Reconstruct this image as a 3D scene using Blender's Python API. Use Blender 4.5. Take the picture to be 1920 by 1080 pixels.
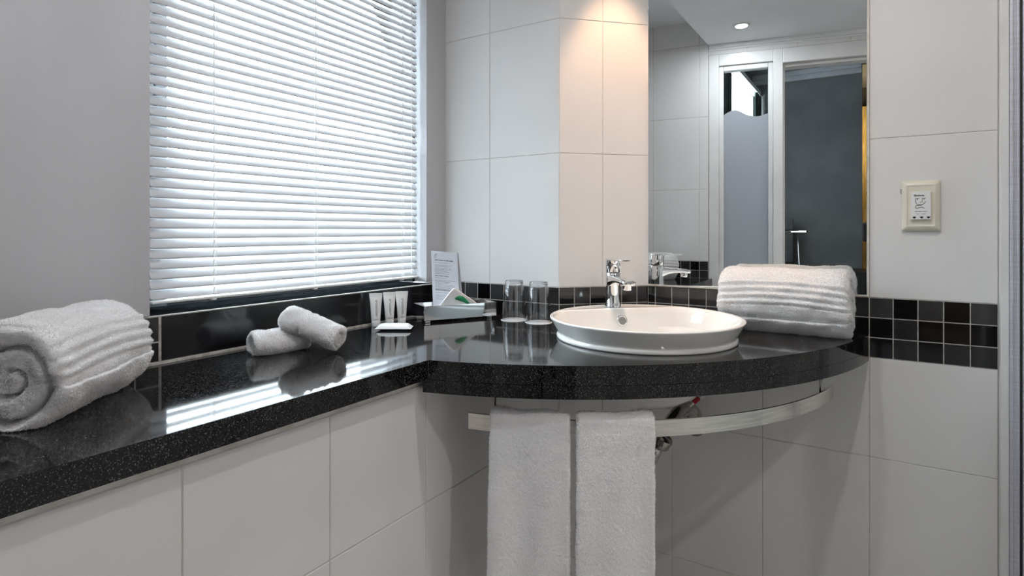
import bpy, bmesh, math, random
import numpy as np
from mathutils import Vector, Matrix
from mathutils.geometry import tessellate_polygon
PI = math.pi
R = math.radians
for o in list(bpy.data.objects): bpy.data.objects.remove(o)
SC = bpy.context.scene
COL = SC.collection

# ------------------------------------------------------------------ camera
CX, CY, CZ, YAW, FPX, YH = .0203, -1.7076, 1.11, 32.375, 1085.05, 433.27
cd = bpy.data.cameras.new('camera'); cam = bpy.data.objects.new('camera', cd); COL.objects.link(cam)
cam.location = (CX, CY, CZ); cam.rotation_euler = (PI/2, 0, R(YAW))
cd.sensor_width = 36; cd.lens = FPX/1920*36; cd.shift_y = -(540-YH)/1920; cd.clip_start = .01
SC.camera = cam

# ------------------------------------------------------------------ world, lights, exposure
W = bpy.data.worlds.new('world'); SC.world = W; W.use_nodes = True
bg = W.node_tree.nodes['Background']
bg.inputs[0].default_value = (.80, .90, 1.0, 1); bg.inputs[1].default_value = 27.0
SC.view_settings.view_transform = 'Standard'; SC.view_settings.look = 'None'
SC.view_settings.exposure = 0.53; SC.view_settings.gamma = 1; SC.view_settings.use_curve_mapping = False
DAYLIGHT_WIN = 1.0
def portal(name, loc, rot, sx, sy):
    l = bpy.data.lights.new(name, 'AREA'); l.shape = 'RECTANGLE'; l.size = sx; l.size_y = sy
    l.cycles.is_portal = True
    o = bpy.data.objects.new(name, l); o.location = loc; o.rotation_euler = rot; COL.objects.link(o)
portal('window_portal', (-1.36, -.7, 1.5), (0, R(-90), 0), 1.1, .84)
portal('bedroom_portal', (-1.30, -4.6, 1.5), (0, R(-90), 0), 2.3, 2.6)
# (x, y, z, power, colour, cone degrees, blend, source radius) of the ceiling downlights
DOWNLIGHTS = [
    ('warm', -.555, -.175, 2.127, 19.0, (1.0, .60, .34), 55, .5, .018),
    ('cool', -.554, -1.33, 2.127, 2.7, (.90, .94, 1.0), 180, 0, .027),
    ('room', .05, -.72, 2.127, 3.4, (1.0, .92, .86), 180, 0, .027),
    ('shower', .75, -1.25, 2.127, 4.0, (1.0, .92, .86), 180, 0, .027),
]

# ------------------------------------------------------------------ helpers
def setp(o, label=None, cat=None, group=None, kind=None):
    if label: o['label'] = label
    if cat: o['category'] = cat
    if group: o['group'] = group
    if kind: o['kind'] = kind
    return o
def empty(name, loc=(0, 0, 0), rz=0, **k):
    o = bpy.data.objects.new(name, None); COL.objects.link(o)
    o.location = loc; o.rotation_euler = (0, 0, rz); o.empty_display_size = .05
    return setp(o, **k)
class MB:
    """collects geometry, then links it as ONE mesh object"""
    def __init__(s): s.v = []; s.f = []; s.m = []; s.sm = []
    def add(s, v, f, mi=0, smooth=False, M=None):
        b = len(s.v)
        for p in v:
            p = Vector(p)
            if M is not None: p = M @ p
            s.v.append(tuple(p))
        for q in f: s.f.append(tuple(b+i for i in q)); s.m.append(mi); s.sm.append(smooth)
        return s
    def box(s, a, b, mi=0, M=None):
        x0, y0, z0 = a; x1, y1, z1 = b
        if x0 > x1: x0, x1 = x1, x0
        if y0 > y1: y0, y1 = y1, y0
        if z0 > z1: z0, z1 = z1, z0
        v = [(x, y, z) for z in (z0, z1) for y in (y0, y1) for x in (x0, x1)]
        f = [(0, 2, 3, 1), (4, 5, 7, 6), (0, 1, 5, 4), (2, 6, 7, 3), (0, 4, 6, 2), (1, 3, 7, 5)]
        return s.add(v, f, mi, False, M)
    def prism(s, pts, z0, z1, mi=0, M=None, holes=(), smooth=False):
        loops = [list(pts)]+[list(h) for h in holes]
        flat = [p for l in loops for p in l]
        tris = tessellate_polygon([[Vector((p[0], p[1], 0)) for p in l] for l in loops])
        n = len(flat)
        v = [(p[0], p[1], z0) for p in flat]+[(p[0], p[1], z1) for p in flat]
        f = []
        for t in tris:
            a, b, c = [Vector((flat[i][0], flat[i][1], 0)) for i in t]
            up = (b-a).cross(c-a).z > 0
            t2 = t if up else t[::-1]
            f.append(tuple(i+n for i in t2)); f.append(tuple(t2[::-1]))
        s.add(v, f, mi, False, M)
        off = 0
        for li, l in enumerate(loops):
            ar = sum(l[i][0]*l[(i+1) % len(l)][1]-l[(i+1) % len(l)][0]*l[i][1] for i in range(len(l)))
            ccw = ar > 0
            if li > 0: ccw = not ccw
            vv = [(p[0], p[1], z0) for p in l]+[(p[0], p[1], z1) for p in l]; m = len(l); ff = []
            for i in range(m):
                j = (i+1) % m; q = (i, j, j+m, i+m)
                ff.append(q if ccw else q[::-1])
            s.add(vv, ff, mi, smooth, M)
        return s
    def lathe(s, prof, n=48, mi=0, M=None, smooth=True, a0=0, a1=2*PI):
        v = []; f = []; k = len(prof); full = abs(a1-a0-2*PI) < 1e-6; m = n if full else n+1
        for i in range(m):
            a = a0+(a1-a0)*i/n
            for r, z in prof: v.append((r*math.cos(a), r*math.sin(a), z))
        for i in range(n):
            j = (i+1) % m
            for q in range(k-1): f.append((i*k+q, j*k+q, j*k+q+1, i*k+q+1))
        return s.add(v, f, mi, smooth, M)
    def tube(s, pts, r, n=10, mi=0, M=None, caps=True, smooth=True):
        pts = [Vector(p) for p in pts]; rs = r if hasattr(r, '__len__') else [r]*len(pts)
        v = []; f = []; up = None
        for i, p in enumerate(pts):
            d = (pts[min(i+1, len(pts)-1)]-pts[max(i-1, 0)]).normalized()
            if up is None:
                up = Vector((0, 0, 1)) if abs(d.z) < .9 else Vector((1, 0, 0))
            a = d.cross(up).normalized(); up = a.cross(d).normalized()
            for j in range(n):
                t = 2*PI*j/n; v.append(p+(a*math.cos(t)+up*math.sin(t))*rs[i])
        for i in range(len(pts)-1):
            for j in range(n):
                k = (j+1) % n; f.append((i*n+j, (i+1)*n+j, (i+1)*n+k, i*n+k)[::-1])
        if caps: f.append(tuple(range(n))); f.append(tuple(range((len(pts)-1)*n, len(pts)*n))[::-1])
        return s.add(v, f, mi, smooth, M)
    def build(s, name, mats, parent=None, bevel=0, seg=2, **k):
        me = bpy.data.meshes.new(name)
        me.from_pydata(s.v, [], s.f)
        if not isinstance(mats, (list, tuple)): mats = [mats]
        for m in mats: me.materials.append(m)
        me.polygons.foreach_set('material_index', s.m)
        me.polygons.foreach_set('use_smooth', s.sm)
        me.update()
        o = bpy.data.objects.new(name, me); COL.objects.link(o)
        if parent: o.parent = parent
        if bevel:
            b = o.modifiers.new('bevel', 'BEVEL'); b.width = bevel; b.segments = seg; b.limit_method = 'ANGLE'; b.angle_limit = R(40)
        return setp(o, **k)
def grid_obj(name, V, mat, parent=None, cu=False, cv=False, caps=False, **k):
    """V: array (nu, nv, 3) -> smooth mesh"""
    nu, nv = V.shape[:2]
    idx = np.arange(nu*nv).reshape(nu, nv)
    A = np.concatenate([idx, idx[:1]]) if cu else idx
    A = np.concatenate([A, A[:, :1]], axis=1) if cv else A
    F = np.stack([A[:-1, :-1], A[1:, :-1], A[1:, 1:], A[:-1, 1:]], -1).reshape(-1, 4)
    me = bpy.data.meshes.new(name)
    me.vertices.add(nu*nv); me.vertices.foreach_set('co', V.reshape(-1).astype(np.float32))
    n = len(F); me.loops.add(n*4); me.loops.foreach_set('vertex_index', F.reshape(-1).astype(np.int32))
    me.polygons.add(n); me.polygons.foreach_set('loop_start', np.arange(0, n*4, 4, dtype=np.int32))
    me.polygons.foreach_set('use_smooth', np.ones(n, bool))
    me.update(calc_edges=True); me.validate()
    me.materials.append(mat)
    o = bpy.data.objects.new(name, me); COL.objects.link(o)
    if parent: o.parent = parent
    return setp(o, **k)
def vnoise(P, scale, seed=0):
    """smooth value noise in [-1,1], P (...,3)"""
    Q = P/scale+seed*17.13; i0 = np.floor(Q).astype(np.int64); f = Q-i0; f = f*f*(3-2*f)
    def h(a, b, c):
        n = (a*73856093) ^ (b*19349663) ^ (c*83492791) ^ (seed*2654435)
        n = (n ^ (n >> 13))*1274126177 & 0x7fffffff
        n = (n ^ (n >> 16)) & 0xffffff
        return n/float(0xffffff)*2-1
    out = 0
    for dx in (0, 1):
        for dy in (0, 1):
            for dz in (0, 1):
                w = (f[..., 0] if dx else 1-f[..., 0])*(f[..., 1] if dy else 1-f[..., 1])*(f[..., 2] if dz else 1-f[..., 2])
                out = out+w*h(i0[..., 0]+dx, i0[..., 1]+dy, i0[..., 2]+dz)
    return out
def text_mb(txt, size, mat, M, name, parent, ext=.0002, bold=0, align='LEFT', **k):
    c = bpy.data.curves.new(name, 'FONT'); c.body = txt; c.size = size; c.extrude = ext; c.offset = bold
    c.align_x = align; c.resolution_u = 3
    t = bpy.data.objects.new(name, c); COL.objects.link(t)
    me = bpy.data.meshes.new_from_object(t.evaluated_get(bpy.context.evaluated_depsgraph_get()))
    bpy.data.objects.remove(t); bpy.data.curves.remove(c)
    me.transform(M); me.materials.clear(); me.materials.append(mat); me.name = name
    o = bpy.data.objects.new(name, me); COL.objects.link(o); o.parent = parent
    return setp(o, **k)
def frame_M(origin, ex, ey, ez):
    M = Matrix.Identity(4)
    for i, e in enumerate((Vector(ex), Vector(ey), Vector(ez))):
        for r in range(3): M[r][i] = e[r]
    for r in range(3): M[r][3] = origin[r]
    return M

# ------------------------------------------------------------------ materials
def mat(name, col=(.8, .8, .8), rough=.5, metal=0, spec=.5, coat=0, trans=0, ior=1.45, emit=None, es=0, sheen=0):
    m = bpy.data.materials.new(name); m.use_nodes = True
    b = m.node_tree.nodes['Principled BSDF']
    b.inputs['Base Color'].default_value = (*col, 1); b.inputs['Roughness'].default_value = rough
    b.inputs['Metallic'].default_value = metal; b.inputs['Specular IOR Level'].default_value = spec
    b.inputs['Coat Weight'].default_value = coat; b.inputs['Coat Roughness'].default_value = .03
    b.inputs['Transmission Weight'].default_value = trans; b.inputs['IOR'].default_value = ior
    b.inputs['Sheen Weight'].default_value = sheen
    if emit: b.inputs['Emission Color'].default_value = (*emit, 1); b.inputs['Emission Strength'].default_value = es
    return m
def nt(m): return m.node_tree, m.node_tree.nodes['Principled BSDF']
def noise_col(m, c1, c2, scale, lo=.4, hi=.6, detail=3, bump=0, bscale=None, stretch=None, bdist=.001):
    t, b = nt(m); N = t.nodes.new; L = t.links.new
    tc = N('ShaderNodeTexCoord'); src = tc.outputs['Object']
    if stretch:
        mp = N('ShaderNodeMapping'); mp.inputs['Scale'].default_value = stretch; L(src, mp.inputs[0]); src = mp.outputs[0]
    n = N('ShaderNodeTexNoise'); n.inputs['Scale'].default_value = scale; n.inputs['Detail'].default_value = detail; L(src, n.inputs[0])
    r = N('ShaderNodeValToRGB'); r.color_ramp.elements[0].position = lo; r.color_ramp.elements[1].position = hi
    r.color_ramp.elements[0].color = (*c1, 1); r.color_ramp.elements[1].color = (*c2, 1)
    L(n.outputs[0], r.inputs[0]); L(r.outputs[0], b.inputs['Base Color'])
    if bump:
        n2 = N('ShaderNodeTexNoise'); n2.inputs['Scale'].default_value = bscale or scale; n2.inputs['Detail'].default_value = 4; L(src, n2.inputs[0])
        bp = N('ShaderNodeBump'); bp.inputs['Strength'].default_value = bump; bp.inputs['Distance'].default_value = bdist
        L(n2.outputs[0], bp.inputs['Height']); L(bp.outputs[0], b.inputs['Normal'])
    return m
M_tile = noise_col(mat('white_wall_tile', (.8, .79, .77), .05, spec=.5), (.77, .76, .75), (.81, .80, .79), 3, .3, .7, bump=.2, bscale=5, bdist=.002)
M_grout = noise_col(mat('wall_grout', (.6, .58, .55), .8), (.56, .54, .51), (.68, .66, .63), 40)
M_mgrout = noise_col(mat('mosaic_grout', (.5, .48, .44), .8), (.36, .34, .31), (.52, .50, .46), 60)
M_sili = noise_col(mat('silicone_strip', (.75, .72, .68), .45), (.66, .62, .56), (.8, .77, .73), 30)
M_mos = [mat('glass_mosaic_black', (.006, .006, .007), .06, coat=.3), mat('glass_mosaic_charcoal', (.03, .03, .031), .09, coat=.3),
         mat('glass_mosaic_grey', (.048, .048, .05), .10, coat=.3)]
for i, m in enumerate(M_mos):
    c = m.node_tree.nodes['Principled BSDF'].inputs['Base Color'].default_value[:3]
    noise_col(m, tuple(x*.85 for x in c), tuple(x*1.15 for x in c), 12)
M_plaster = noise_col(mat('painted_plaster', (.55, .55, .56), .55), (.47, .47, .485), (.52, .52, .535), 5, .35, .65, bump=.35, bscale=70, stretch=(1, 1, .25), bdist=.0015)
M_ceil = noise_col(mat('ceiling_paint', (.7, .7, .7), .7), (.82, .83, .84), (.86, .87, .88), 4)
M_white = noise_col(mat('white_gloss_paint', (.78, .78, .77), .35), (.74, .74, .73), (.80, .80, .79), 6)
M_floor = noise_col(mat('floor_tile', (.08, .07, .065), .3), (.52, .50, .48), (.62, .60, .58), 5)
M_blk = noise_col(mat('black_glazed_tile', (.006, .006, .007), .16, coat=.15), (.005, .005, .006), (.009, .009, .011), 4)
M_sill = noise_col(mat('black_sill', (.008, .009, .01), .7, spec=0), (.007, .008, .009), (.02, .021, .023), 60, .5, .8)
M_chrome = noise_col(mat('chrome', (.86, .87, .88), .04, metal=1), (.84, .85, .86), (.88, .89, .9), 8)
M_dchrome = noise_col(mat('aged_chrome', (.42, .40, .38), .14, metal=1), (.34, .32, .30), (.5, .48, .46), 25)
M_steel = noise_col(mat('brushed_steel', (.74, .70, .65), .16, metal=1), (.70, .66, .61), (.80, .76, .71), 12, stretch=(1, 1, 20))
M_cer = noise_col(mat('white_ceramic', (.82, .82, .80), .07, coat=.5), (.81, .81, .79), (.83, .83, .81), 3)
M_cream = noise_col(mat('cream_plastic', (.74, .70, .58), .35), (.72, .68, .56), (.76, .72, .60), 8)
M_wplas = noise_col(mat('white_plastic', (.82, .82, .81), .3), (.80, .80, .79), (.84, .84, .83), 8)
M_ink = noise_col(mat('black_ink', (.01, .01, .01), .5), (.008, .008, .008), (.014, .014, .014), 20)
M_inkg = noise_col(mat('grey_ink', (.2, .2, .2), .6), (.16, .16, .17), (.24, .24, .25), 20)
M_paper = noise_col(mat('white_paper', (.78, .78, .79), .6), (.76, .76, .77), (.80, .80, .81), 12)
M_green = noise_col(mat('green_print', (.0, .2, .08), .5), (.0, .17, .06), (.02, .30, .12), 60)
M_navy = noise_col(mat('navy_packet', (.01, .012, .07), .4), (.008, .01, .06), (.014, .016, .09), 30)
M_gasket = noise_col(mat('dark_gasket', (.02, .02, .02), .6), (.016, .016, .016), (.026, .026, .026), 20)
M_alu = noise_col(mat('satin_aluminium', (.62, .63, .68), .35, metal=.35), (.60, .61, .67), (.68, .69, .75), 9, stretch=(1, 1, 20))
M_frame = noise_col(mat('grey_window_frame', (.10, .105, .11), .4), (.09, .095, .10), (.12, .125, .13), 10)
M_fdark = noise_col(mat('black_window_seal', (.006, .006, .007), .5), (.005, .005, .006), (.009, .009, .01), 10)
M_red = noise_col(mat('red_sleeve', (.45, .01, .02), .4), (.40, .01, .02), (.5, .015, .03), 30)
M_desk = noise_col(mat('dark_desk_wood', (.012, .011, .01), .35), (.009, .008, .007), (.018, .016, .014), 8, stretch=(6, 1, 1))
M_wardrobe = noise_col(mat('honey_wood', (.5, .36, .14), .4), (.42, .29, .10), (.58, .42, .18), 6, stretch=(8, 8, 1))
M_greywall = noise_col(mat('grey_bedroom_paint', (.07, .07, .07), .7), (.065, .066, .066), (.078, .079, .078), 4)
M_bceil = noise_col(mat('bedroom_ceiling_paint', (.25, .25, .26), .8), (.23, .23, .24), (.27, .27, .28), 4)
M_drape = noise_col(mat('dark_green_drape', (.012, .03, .028), .8), (.009, .022, .02), (.02, .042, .038), 10, stretch=(1, 12, 1))
M_black = noise_col(mat('black_plastic', (.008, .008, .008), .4), (.006, .006, .006), (.012, .012, .012), 15)
# granite
M_gran = mat('black_speckled_granite', (.01, .01, .012), .06, spec=.5)
def granite(m):
    t, b = nt(m); N = t.nodes.new; L = t.links.new
    tc = N('ShaderNodeTexCoord')
    n1 = N('ShaderNodeTexNoise'); n1.inputs['Scale'].default_value = 480; n1.inputs['Detail'].default_value = 2
    n2 = N('ShaderNodeTexNoise'); n2.inputs['Scale'].default_value = 150; n2.inputs['Detail'].default_value = 3
    for n in (n1, n2): L(tc.outputs['Object'], n.inputs[0])
    r1 = N('ShaderNodeValToRGB'); e = r1.color_ramp.elements
    e[0].position = .57; e[0].color = (.001, .001, .0012, 1); e[1].position = .72; e[1].color = (.12, .123, .13, 1)
    r2 = N('ShaderNodeValToRGB'); e = r2.color_ramp.elements
    e[0].position = .5; e[0].color = (.001, .001, .001, 1); e[1].position = .72; e[1].color = (.016, .014, .013, 1)
    L(n1.outputs[0], r1.inputs[0]); L(n2.outputs[0], r2.inputs[0])
    mx = N('ShaderNodeMix'); mx.data_type = 'RGBA'; mx.blend_type = 'ADD'; mx.inputs[0].default_value = 1
    L(r1.outputs[0], mx.inputs[6]); L(r2.outputs[0], mx.inputs[7]); L(mx.outputs[2], b.inputs['Base Color'])
granite(M_gran)
# towelling
M_towel = mat('white_terry_towel', (.83, .83, .84), .95, spec=.1, sheen=.9)
def towelnodes(m):
    t, b = nt(m); N = t.nodes.new; L = t.links.new
    tc = N('ShaderNodeTexCoord')
    n = N('ShaderNodeTexNoise'); n.inputs['Scale'].default_value = 420; n.inputs['Detail'].default_value = 3
    L(tc.outputs['Object'], n.inputs[0])
    r = N('ShaderNodeValToRGB'); e = r.color_ramp.elements
    e[0].position = .3; e[0].color = (.90, .90, .91, 1); e[1].position = .6; e[1].color = (.96, .96, .962, 1)
    L(n.outputs[0], r.inputs[0]); L(r.outputs[0], b.inputs['Base Color'])
    bp = N('ShaderNodeBump'); bp.inputs['Strength'].default_value = .7; bp.inputs['Distance'].default_value = .0015
    L(n.outputs[0], bp.inputs['Height']); L(bp.outputs[0], b.inputs['Normal'])
towelnodes(M_towel)
def mixmat(name, build):
    m = bpy.data.materials.new(name); m.use_nodes = True; t = m.node_tree; t.nodes.clear()
    out = t.nodes.new('ShaderNodeOutputMaterial'); build(t, t.nodes.new, t.links.new, out); return m
def _arch(tint, f0):
    def f(t, N, L, out):
        tr = N('ShaderNodeBsdfTransparent'); tr.inputs[0].default_value = (*tint, 1)
        g = N('ShaderNodeBsdfGlossy'); g.inputs['Roughness'].default_value = .01
        fr = N('ShaderNodeFresnel'); fr.inputs[0].default_value = f0
        mx = N('ShaderNodeMixShader'); L(fr.outputs[0], mx.inputs[0]); L(tr.outputs[0], mx.inputs[1]); L(g.outputs[0], mx.inputs[2])
        L(mx.outputs[0], out.inputs[0])
    return f
M_pane = mixmat('clear_window_glass', _arch((.97, .99, .98), 1.35))
def _thin(t, N, L, out):
    tr = N('ShaderNodeBsdfTransparent'); g = N('ShaderNodeBsdfGlossy'); g.inputs['Roughness'].default_value = .015
    nz = N('ShaderNodeTexNoise'); nz.inputs['Scale'].default_value = 30; tc = N('ShaderNodeTexCoord'); L(tc.outputs['Object'], nz.inputs[0])
    cr = N('ShaderNodeValToRGB'); cr.color_ramp.elements[0].color = (.93, .94, .95, 1); cr.color_ramp.elements[1].color = (.97, .975, .98, 1)
    L(nz.outputs[0], cr.inputs[0]); L(cr.outputs[0], tr.inputs[0])
    lw = N('ShaderNodeLayerWeight'); lw.inputs[0].default_value = .5
    p = N('ShaderNodeMath'); p.operation = 'POWER'; p.inputs[1].default_value = 3.5; L(lw.outputs['Facing'], p.inputs[0])
    ma = N('ShaderNodeMath'); ma.operation = 'MULTIPLY_ADD'; ma.inputs[1].default_value = .8; ma.inputs[2].default_value = .08; L(p.outputs[0], ma.inputs[0])
    mx = N('ShaderNodeMixShader'); L(ma.outputs[0], mx.inputs[0]); L(tr.outputs[0], mx.inputs[1]); L(g.outputs[0], mx.inputs[2])
    L(mx.outputs[0], out.inputs[0])
M_tumbler = mixmat('clear_tumbler_glass', _thin)
M_glass = mat('thick_glass_base', (.96, .97, .98), .02, trans=1, ior=1.45)
def _slat(t, N, L, out):
    p = N('ShaderNodeBsdfPrincipled'); p.inputs['Base Color'].default_value = (.80, .81, .82, 1); p.inputs['Roughness'].default_value = .32
    nz = N('ShaderNodeTexNoise'); nz.inputs['Scale'].default_value = 20; tc = N('ShaderNodeTexCoord'); L(tc.outputs['Object'], nz.inputs[0])
    cr = N('ShaderNodeValToRGB'); cr.color_ramp.elements[0].color = (.60, .605, .62, 1); cr.color_ramp.elements[1].color = (.64, .645, .66, 1)
    L(nz.outputs[0], cr.inputs[0]); L(cr.outputs[0], p.inputs['Base Color'])
    tl = N('ShaderNodeBsdfTranslucent'); tl.inputs[0].default_value = (.85, .87, .9, 1)
    mx = N('ShaderNodeMixShader'); mx.inputs[0].default_value = .10; L(p.outputs[0], mx.inputs[1]); L(tl.outputs[0], mx.inputs[2])
    L(mx.outputs[0], out.inputs[0])
M_slat = mixmat('white_blind_slat', _slat)
def _frost(t, N, L, out):
    d = N('ShaderNodeBsdfDiffuse'); d.inputs[0].default_value = (.42, .45, .49, 1)
    tl = N('ShaderNodeBsdfTranslucent'); tl.inputs[0].default_value = (.6, .65, .72, 1)
    g = N('ShaderNodeBsdfGlossy'); g.inputs['Roughness'].default_value = .35
    nz = N('ShaderNodeTexNoise'); nz.inputs['Scale'].default_value = 2; tc = N('ShaderNodeTexCoord'); L(tc.outputs['Object'], nz.inputs[0])
    cr = N('ShaderNodeValToRGB'); cr.color_ramp.elements[0].color = (.55, .58, .63, 1); cr.color_ramp.elements[1].color = (.62, .65, .70, 1)
    L(nz.outputs[0], cr.inputs[0]); L(cr.outputs[0], d.inputs[0])
    m1 = N('ShaderNodeMixShader'); m1.inputs[0].default_value = .4; L(d.outputs[0], m1.inputs[1]); L(tl.outputs[0], m1.inputs[2])
    m2 = N('ShaderNodeMixShader'); m2.inputs[0].default_value = .05; L(m1.outputs[0], m2.inputs[1]); L(g.outputs[0], m2.inputs[2])
    L(m2.outputs[0], out.inputs[0])
M_frost = mixmat('frosted_glass', _frost)
def _sheer(t, N, L, out):
    tl = N('ShaderNodeBsdfTranslucent'); d = N('ShaderNodeBsdfDiffuse'); tr = N('ShaderNodeBsdfTransparent')
    nz = N('ShaderNodeTexNoise'); nz.inputs['Scale'].default_value = 6; tc = N('ShaderNodeTexCoord'); mp = N('ShaderNodeMapping'); mp.inputs['Scale'].default_value = (1, 8, .6)
    L(tc.outputs['Object'], mp.inputs[0]); L(mp.outputs[0], nz.inputs[0])
    cr = N('ShaderNodeValToRGB'); cr.color_ramp.elements[0].color = (.12, .13, .13, 1); cr.color_ramp.elements[1].color = (.24, .25, .25, 1)
    L(nz.outputs[0], cr.inputs[0]); L(cr.outputs[0], tl.inputs[0]); d.inputs[0].default_value = (.7, .72, .72, 1)
    m1 = N('ShaderNodeMixShader'); m1.inputs[0].default_value = .4; L(d.outputs[0], m1.inputs[1]); L(tl.outputs[0], m1.inputs[2])
    m2 = N('ShaderNodeMixShader'); m2.inputs[0].default_value = .04; L(m1.outputs[0], m2.inputs[1]); L(tr.outputs[0], m2.inputs[2])
    L(m2.outputs[0], out.inputs[0])
M_sheer = mixmat('sheer_curtain', _sheer)
M_mirror = noise_col(mat('mirror_silver', (.80, .83, .83), .0, metal=1), (.80, .83, .83), (.805, .835, .835), 2)

# ------------------------------------------------------------------ room shell
ZT = .8505            # counter top
ZB = .9435            # top of the mosaic band
XW, YA, XAB, XBC = -1.167, -.194, -.775, -.573
def tiles(mb, O, ex, n, ubr, zbr, g=.0017, th=.006, bevel=.0012, mi=0):
    """slab tiles on a vertical plane: origin O (xy), along ex, outward normal n; ubr / zbr = break lists"""
    M = frame_M((O[0], O[1], 0), (ex[0], ex[1], 0), (n[0], n[1], 0), (0, 0, 1))
    for i in range(len(ubr)-1):
        for k in range(len(zbr)-1):
            u0, u1, z0, z1 = ubr[i]+g/2, ubr[i+1]-g/2, zbr[k]+g/2, zbr[k+1]-g/2
            if u1-u0 < .004 or z1-z0 < .004: continue
            b = bevel
            m_ = mi(i, k) if callable(mi) else mi
            v = [(u0, -th, z0), (u1, -th, z0), (u1, -th, z1), (u0, -th, z1),
                 (u0, -b, z0), (u1, -b, z0), (u1, -b, z1), (u0, -b, z1),
                 (u0+b, 0, z0+b), (u1-b, 0, z0+b), (u1-b, 0, z1-b), (u0+b, 0, z1-b)]
            f = [(8, 9, 10, 11)]
            for a in range(4):
                c = (a+1) % 4; f += [(a+4, c+4, c+8, a+8), (a, c, c+4, a+4)]
            det = M.to_3x3().determinant()
            if det > 0: f = [q[::-1] for q in f]
            mb.add(v, f, m_, False, M)
def grout_plane(mb, O, ex, n, u0, u1, z0, z1, mi, d=.0016, th=.02):
    M = frame_M((O[0], O[1], 0), (ex[0], ex[1], 0), (n[0], n[1], 0), (0, 0, 1))
    mb.box((u0, -d-th, z0), (u1, -d, z1), mi, M)
rnd = random.Random(5)
S2 = math.sqrt(.5)
ZL = [-.26, .1436, .5436, .7935]; ZU = [.9435, 1.340, 1.738, 2.136]
# --- front wall: A (left return), B (chamfer), C (mirror wall)
w = MB()
segs = [((-1.30, YA), (1, 0), (0, -1), [0, .027, .277, -XW*0+.525], ),
        ((XAB, YA), (S2, S2), (S2, -S2), [0, .136, .2857]),
        ((XBC, 0), (1, 0), (0, -1), [0, .073, .323, .573, .823])]
LEN = [.525, .2743, .823+0]
for (O, ex, n, ub) in segs:
    grout_plane(w, O, ex, n, 0, ub[-1], 0, 2.28, 1)
    tiles(w, O, ex, n, ub, ZL); tiles(w, O, ex, n, ub, ZU+[2.5])
w.build('wall_front', [M_tile, M_grout], kind='structure')
# mosaic band on it
def mosaic(name, runs, z_rows, seed):
    r_ = random.Random(seed); b = MB()
    for O, ex, n, ub in runs:
        O2 = (O[0]+n[0]*.0006, O[1]+n[1]*.0006)
        grout_plane(b, O2, ex, n, ub[0], ub[-1], z_rows[0], z_rows[-1], 3, d=.0011, th=.006)
        tiles(b, O2, ex, n, ub, z_rows, g=.0026, th=.005, bevel=.0009, mi=lambda i, k: r_.choice([0, 1, 2, 0, 1]))
    return b.build(name, M_mos+[M_mgrout], kind='structure')
zr = [.7935, .8435, .8935, .9435]
# checker of dark / charcoal on the part right of the mirror, as in the photograph
class PatRnd:
    P = {(0, 2): 2, (1, 2): 0, (2, 2): 2, (3, 2): 0, (4, 2): 2, (0, 1): 0, (1, 1): 1, (2, 1): 0, (3, 1): 0, (4, 1): 0,
         (0, 0): 0, (1, 0): 1, (2, 0): 0, (3, 0): 1, (4, 0): 1}
def band_front():
    r_ = random.Random(3); b = MB()
    runs = [((-1.30, YA), (1, 0), (0, -1), [.13]+[.18+.05*i-.0005 for i in range(7)]+[.525], None),
            ((XAB, YA), (S2, S2), (S2, -S2), [0, .047, .097, .147, .197, .247, .2853], None),
            ((XBC, 0), (1, 0), (0, -1), [0]+[.0235+.05*i for i in range(1, 11)]+[.573], None),
            ((0, 0), (1, 0), (0, -1), [0, .05, .10, .15, .20, .25], PatRnd.P)]
    runs[2][3][1:] = [.023+.05*i for i in range(11)]+[.573]
    for O, ex, n, ub, P in runs:
        O2 = (O[0]+n[0]*.0006, O[1]+n[1]*.0006)
        grout_plane(b, O2, ex, n, ub[0], ub[-1], zr[0], zr[-1]+.0015, 3, d=.0009, th=.006)
        f = (lambda i, k: P[(i, k)]) if P else (lambda i, k: r_.choice([0, 1, 2, 1, 2]))
        tiles(b, O2, ex, n, ub, zr, g=.0024, th=.005, bevel=.0009, mi=f)
    return b.build('trim_1', M_mos+[M_mgrout], kind='structure')
band_front()
# --- left wall (window wall): plaster, opening, black sill
OY0, OY1, OZ0, OZ1 = -1.139, -.292, .945, 2.03
w = MB()
w.box((-1.50, -1.66, .9465), (-1.1675, OY0, 2.28))
w.box((-1.50, OY1, .9465), (-1.2005, -.19, 2.28))
w.box((-1.50, OY0, OZ1), (-1.2005, OY1, 2.28))
w.box((-1.50, -1.66, 0), (-1.185, -.19, .935))
w.build('wall_left', M_plaster, kind='structure')
s_ = MB(); s_.box((-1.345, OY0, .932), (-1.1775, OY1, .9445)); s_.box((-1.1995, OY1, .932), (-1.1775, -.1955, .9445))
s_.build('trim_2', M_sill, kind='structure', bevel=.001)
# black upstand under the window: long glazed tiles, pale grout; two mosaic columns at its left
u = MB()
u.box((-1.184, -1.507, ZT-.003), (-1.1685, -.1965, .9443), 1)
tiles(u, (XW, -.197), (0, -1), (1, 0), [0, .9215], [ZT+.004, .9437], g=.003, th=.006, mi=0)
u.build('trim_3', [M_blk, M_mgrout], kind='structure')
mb_ = MB()
r_ = random.Random(8)
tiles(mb_, (XW, -1.121), (0, -1), (1, 0), [0, .044, .094, .144, .194, .244, .294, .344, .388], [ZT+.004, .8935, .9435], g=.003, th=.005, bevel=.0009,
      mi=lambda i, k: (1 if k else 0) if i == 0 else r_.choice([0, 1, 2]))
mb_.build('trim_4', M_mos, kind='structure')
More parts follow.
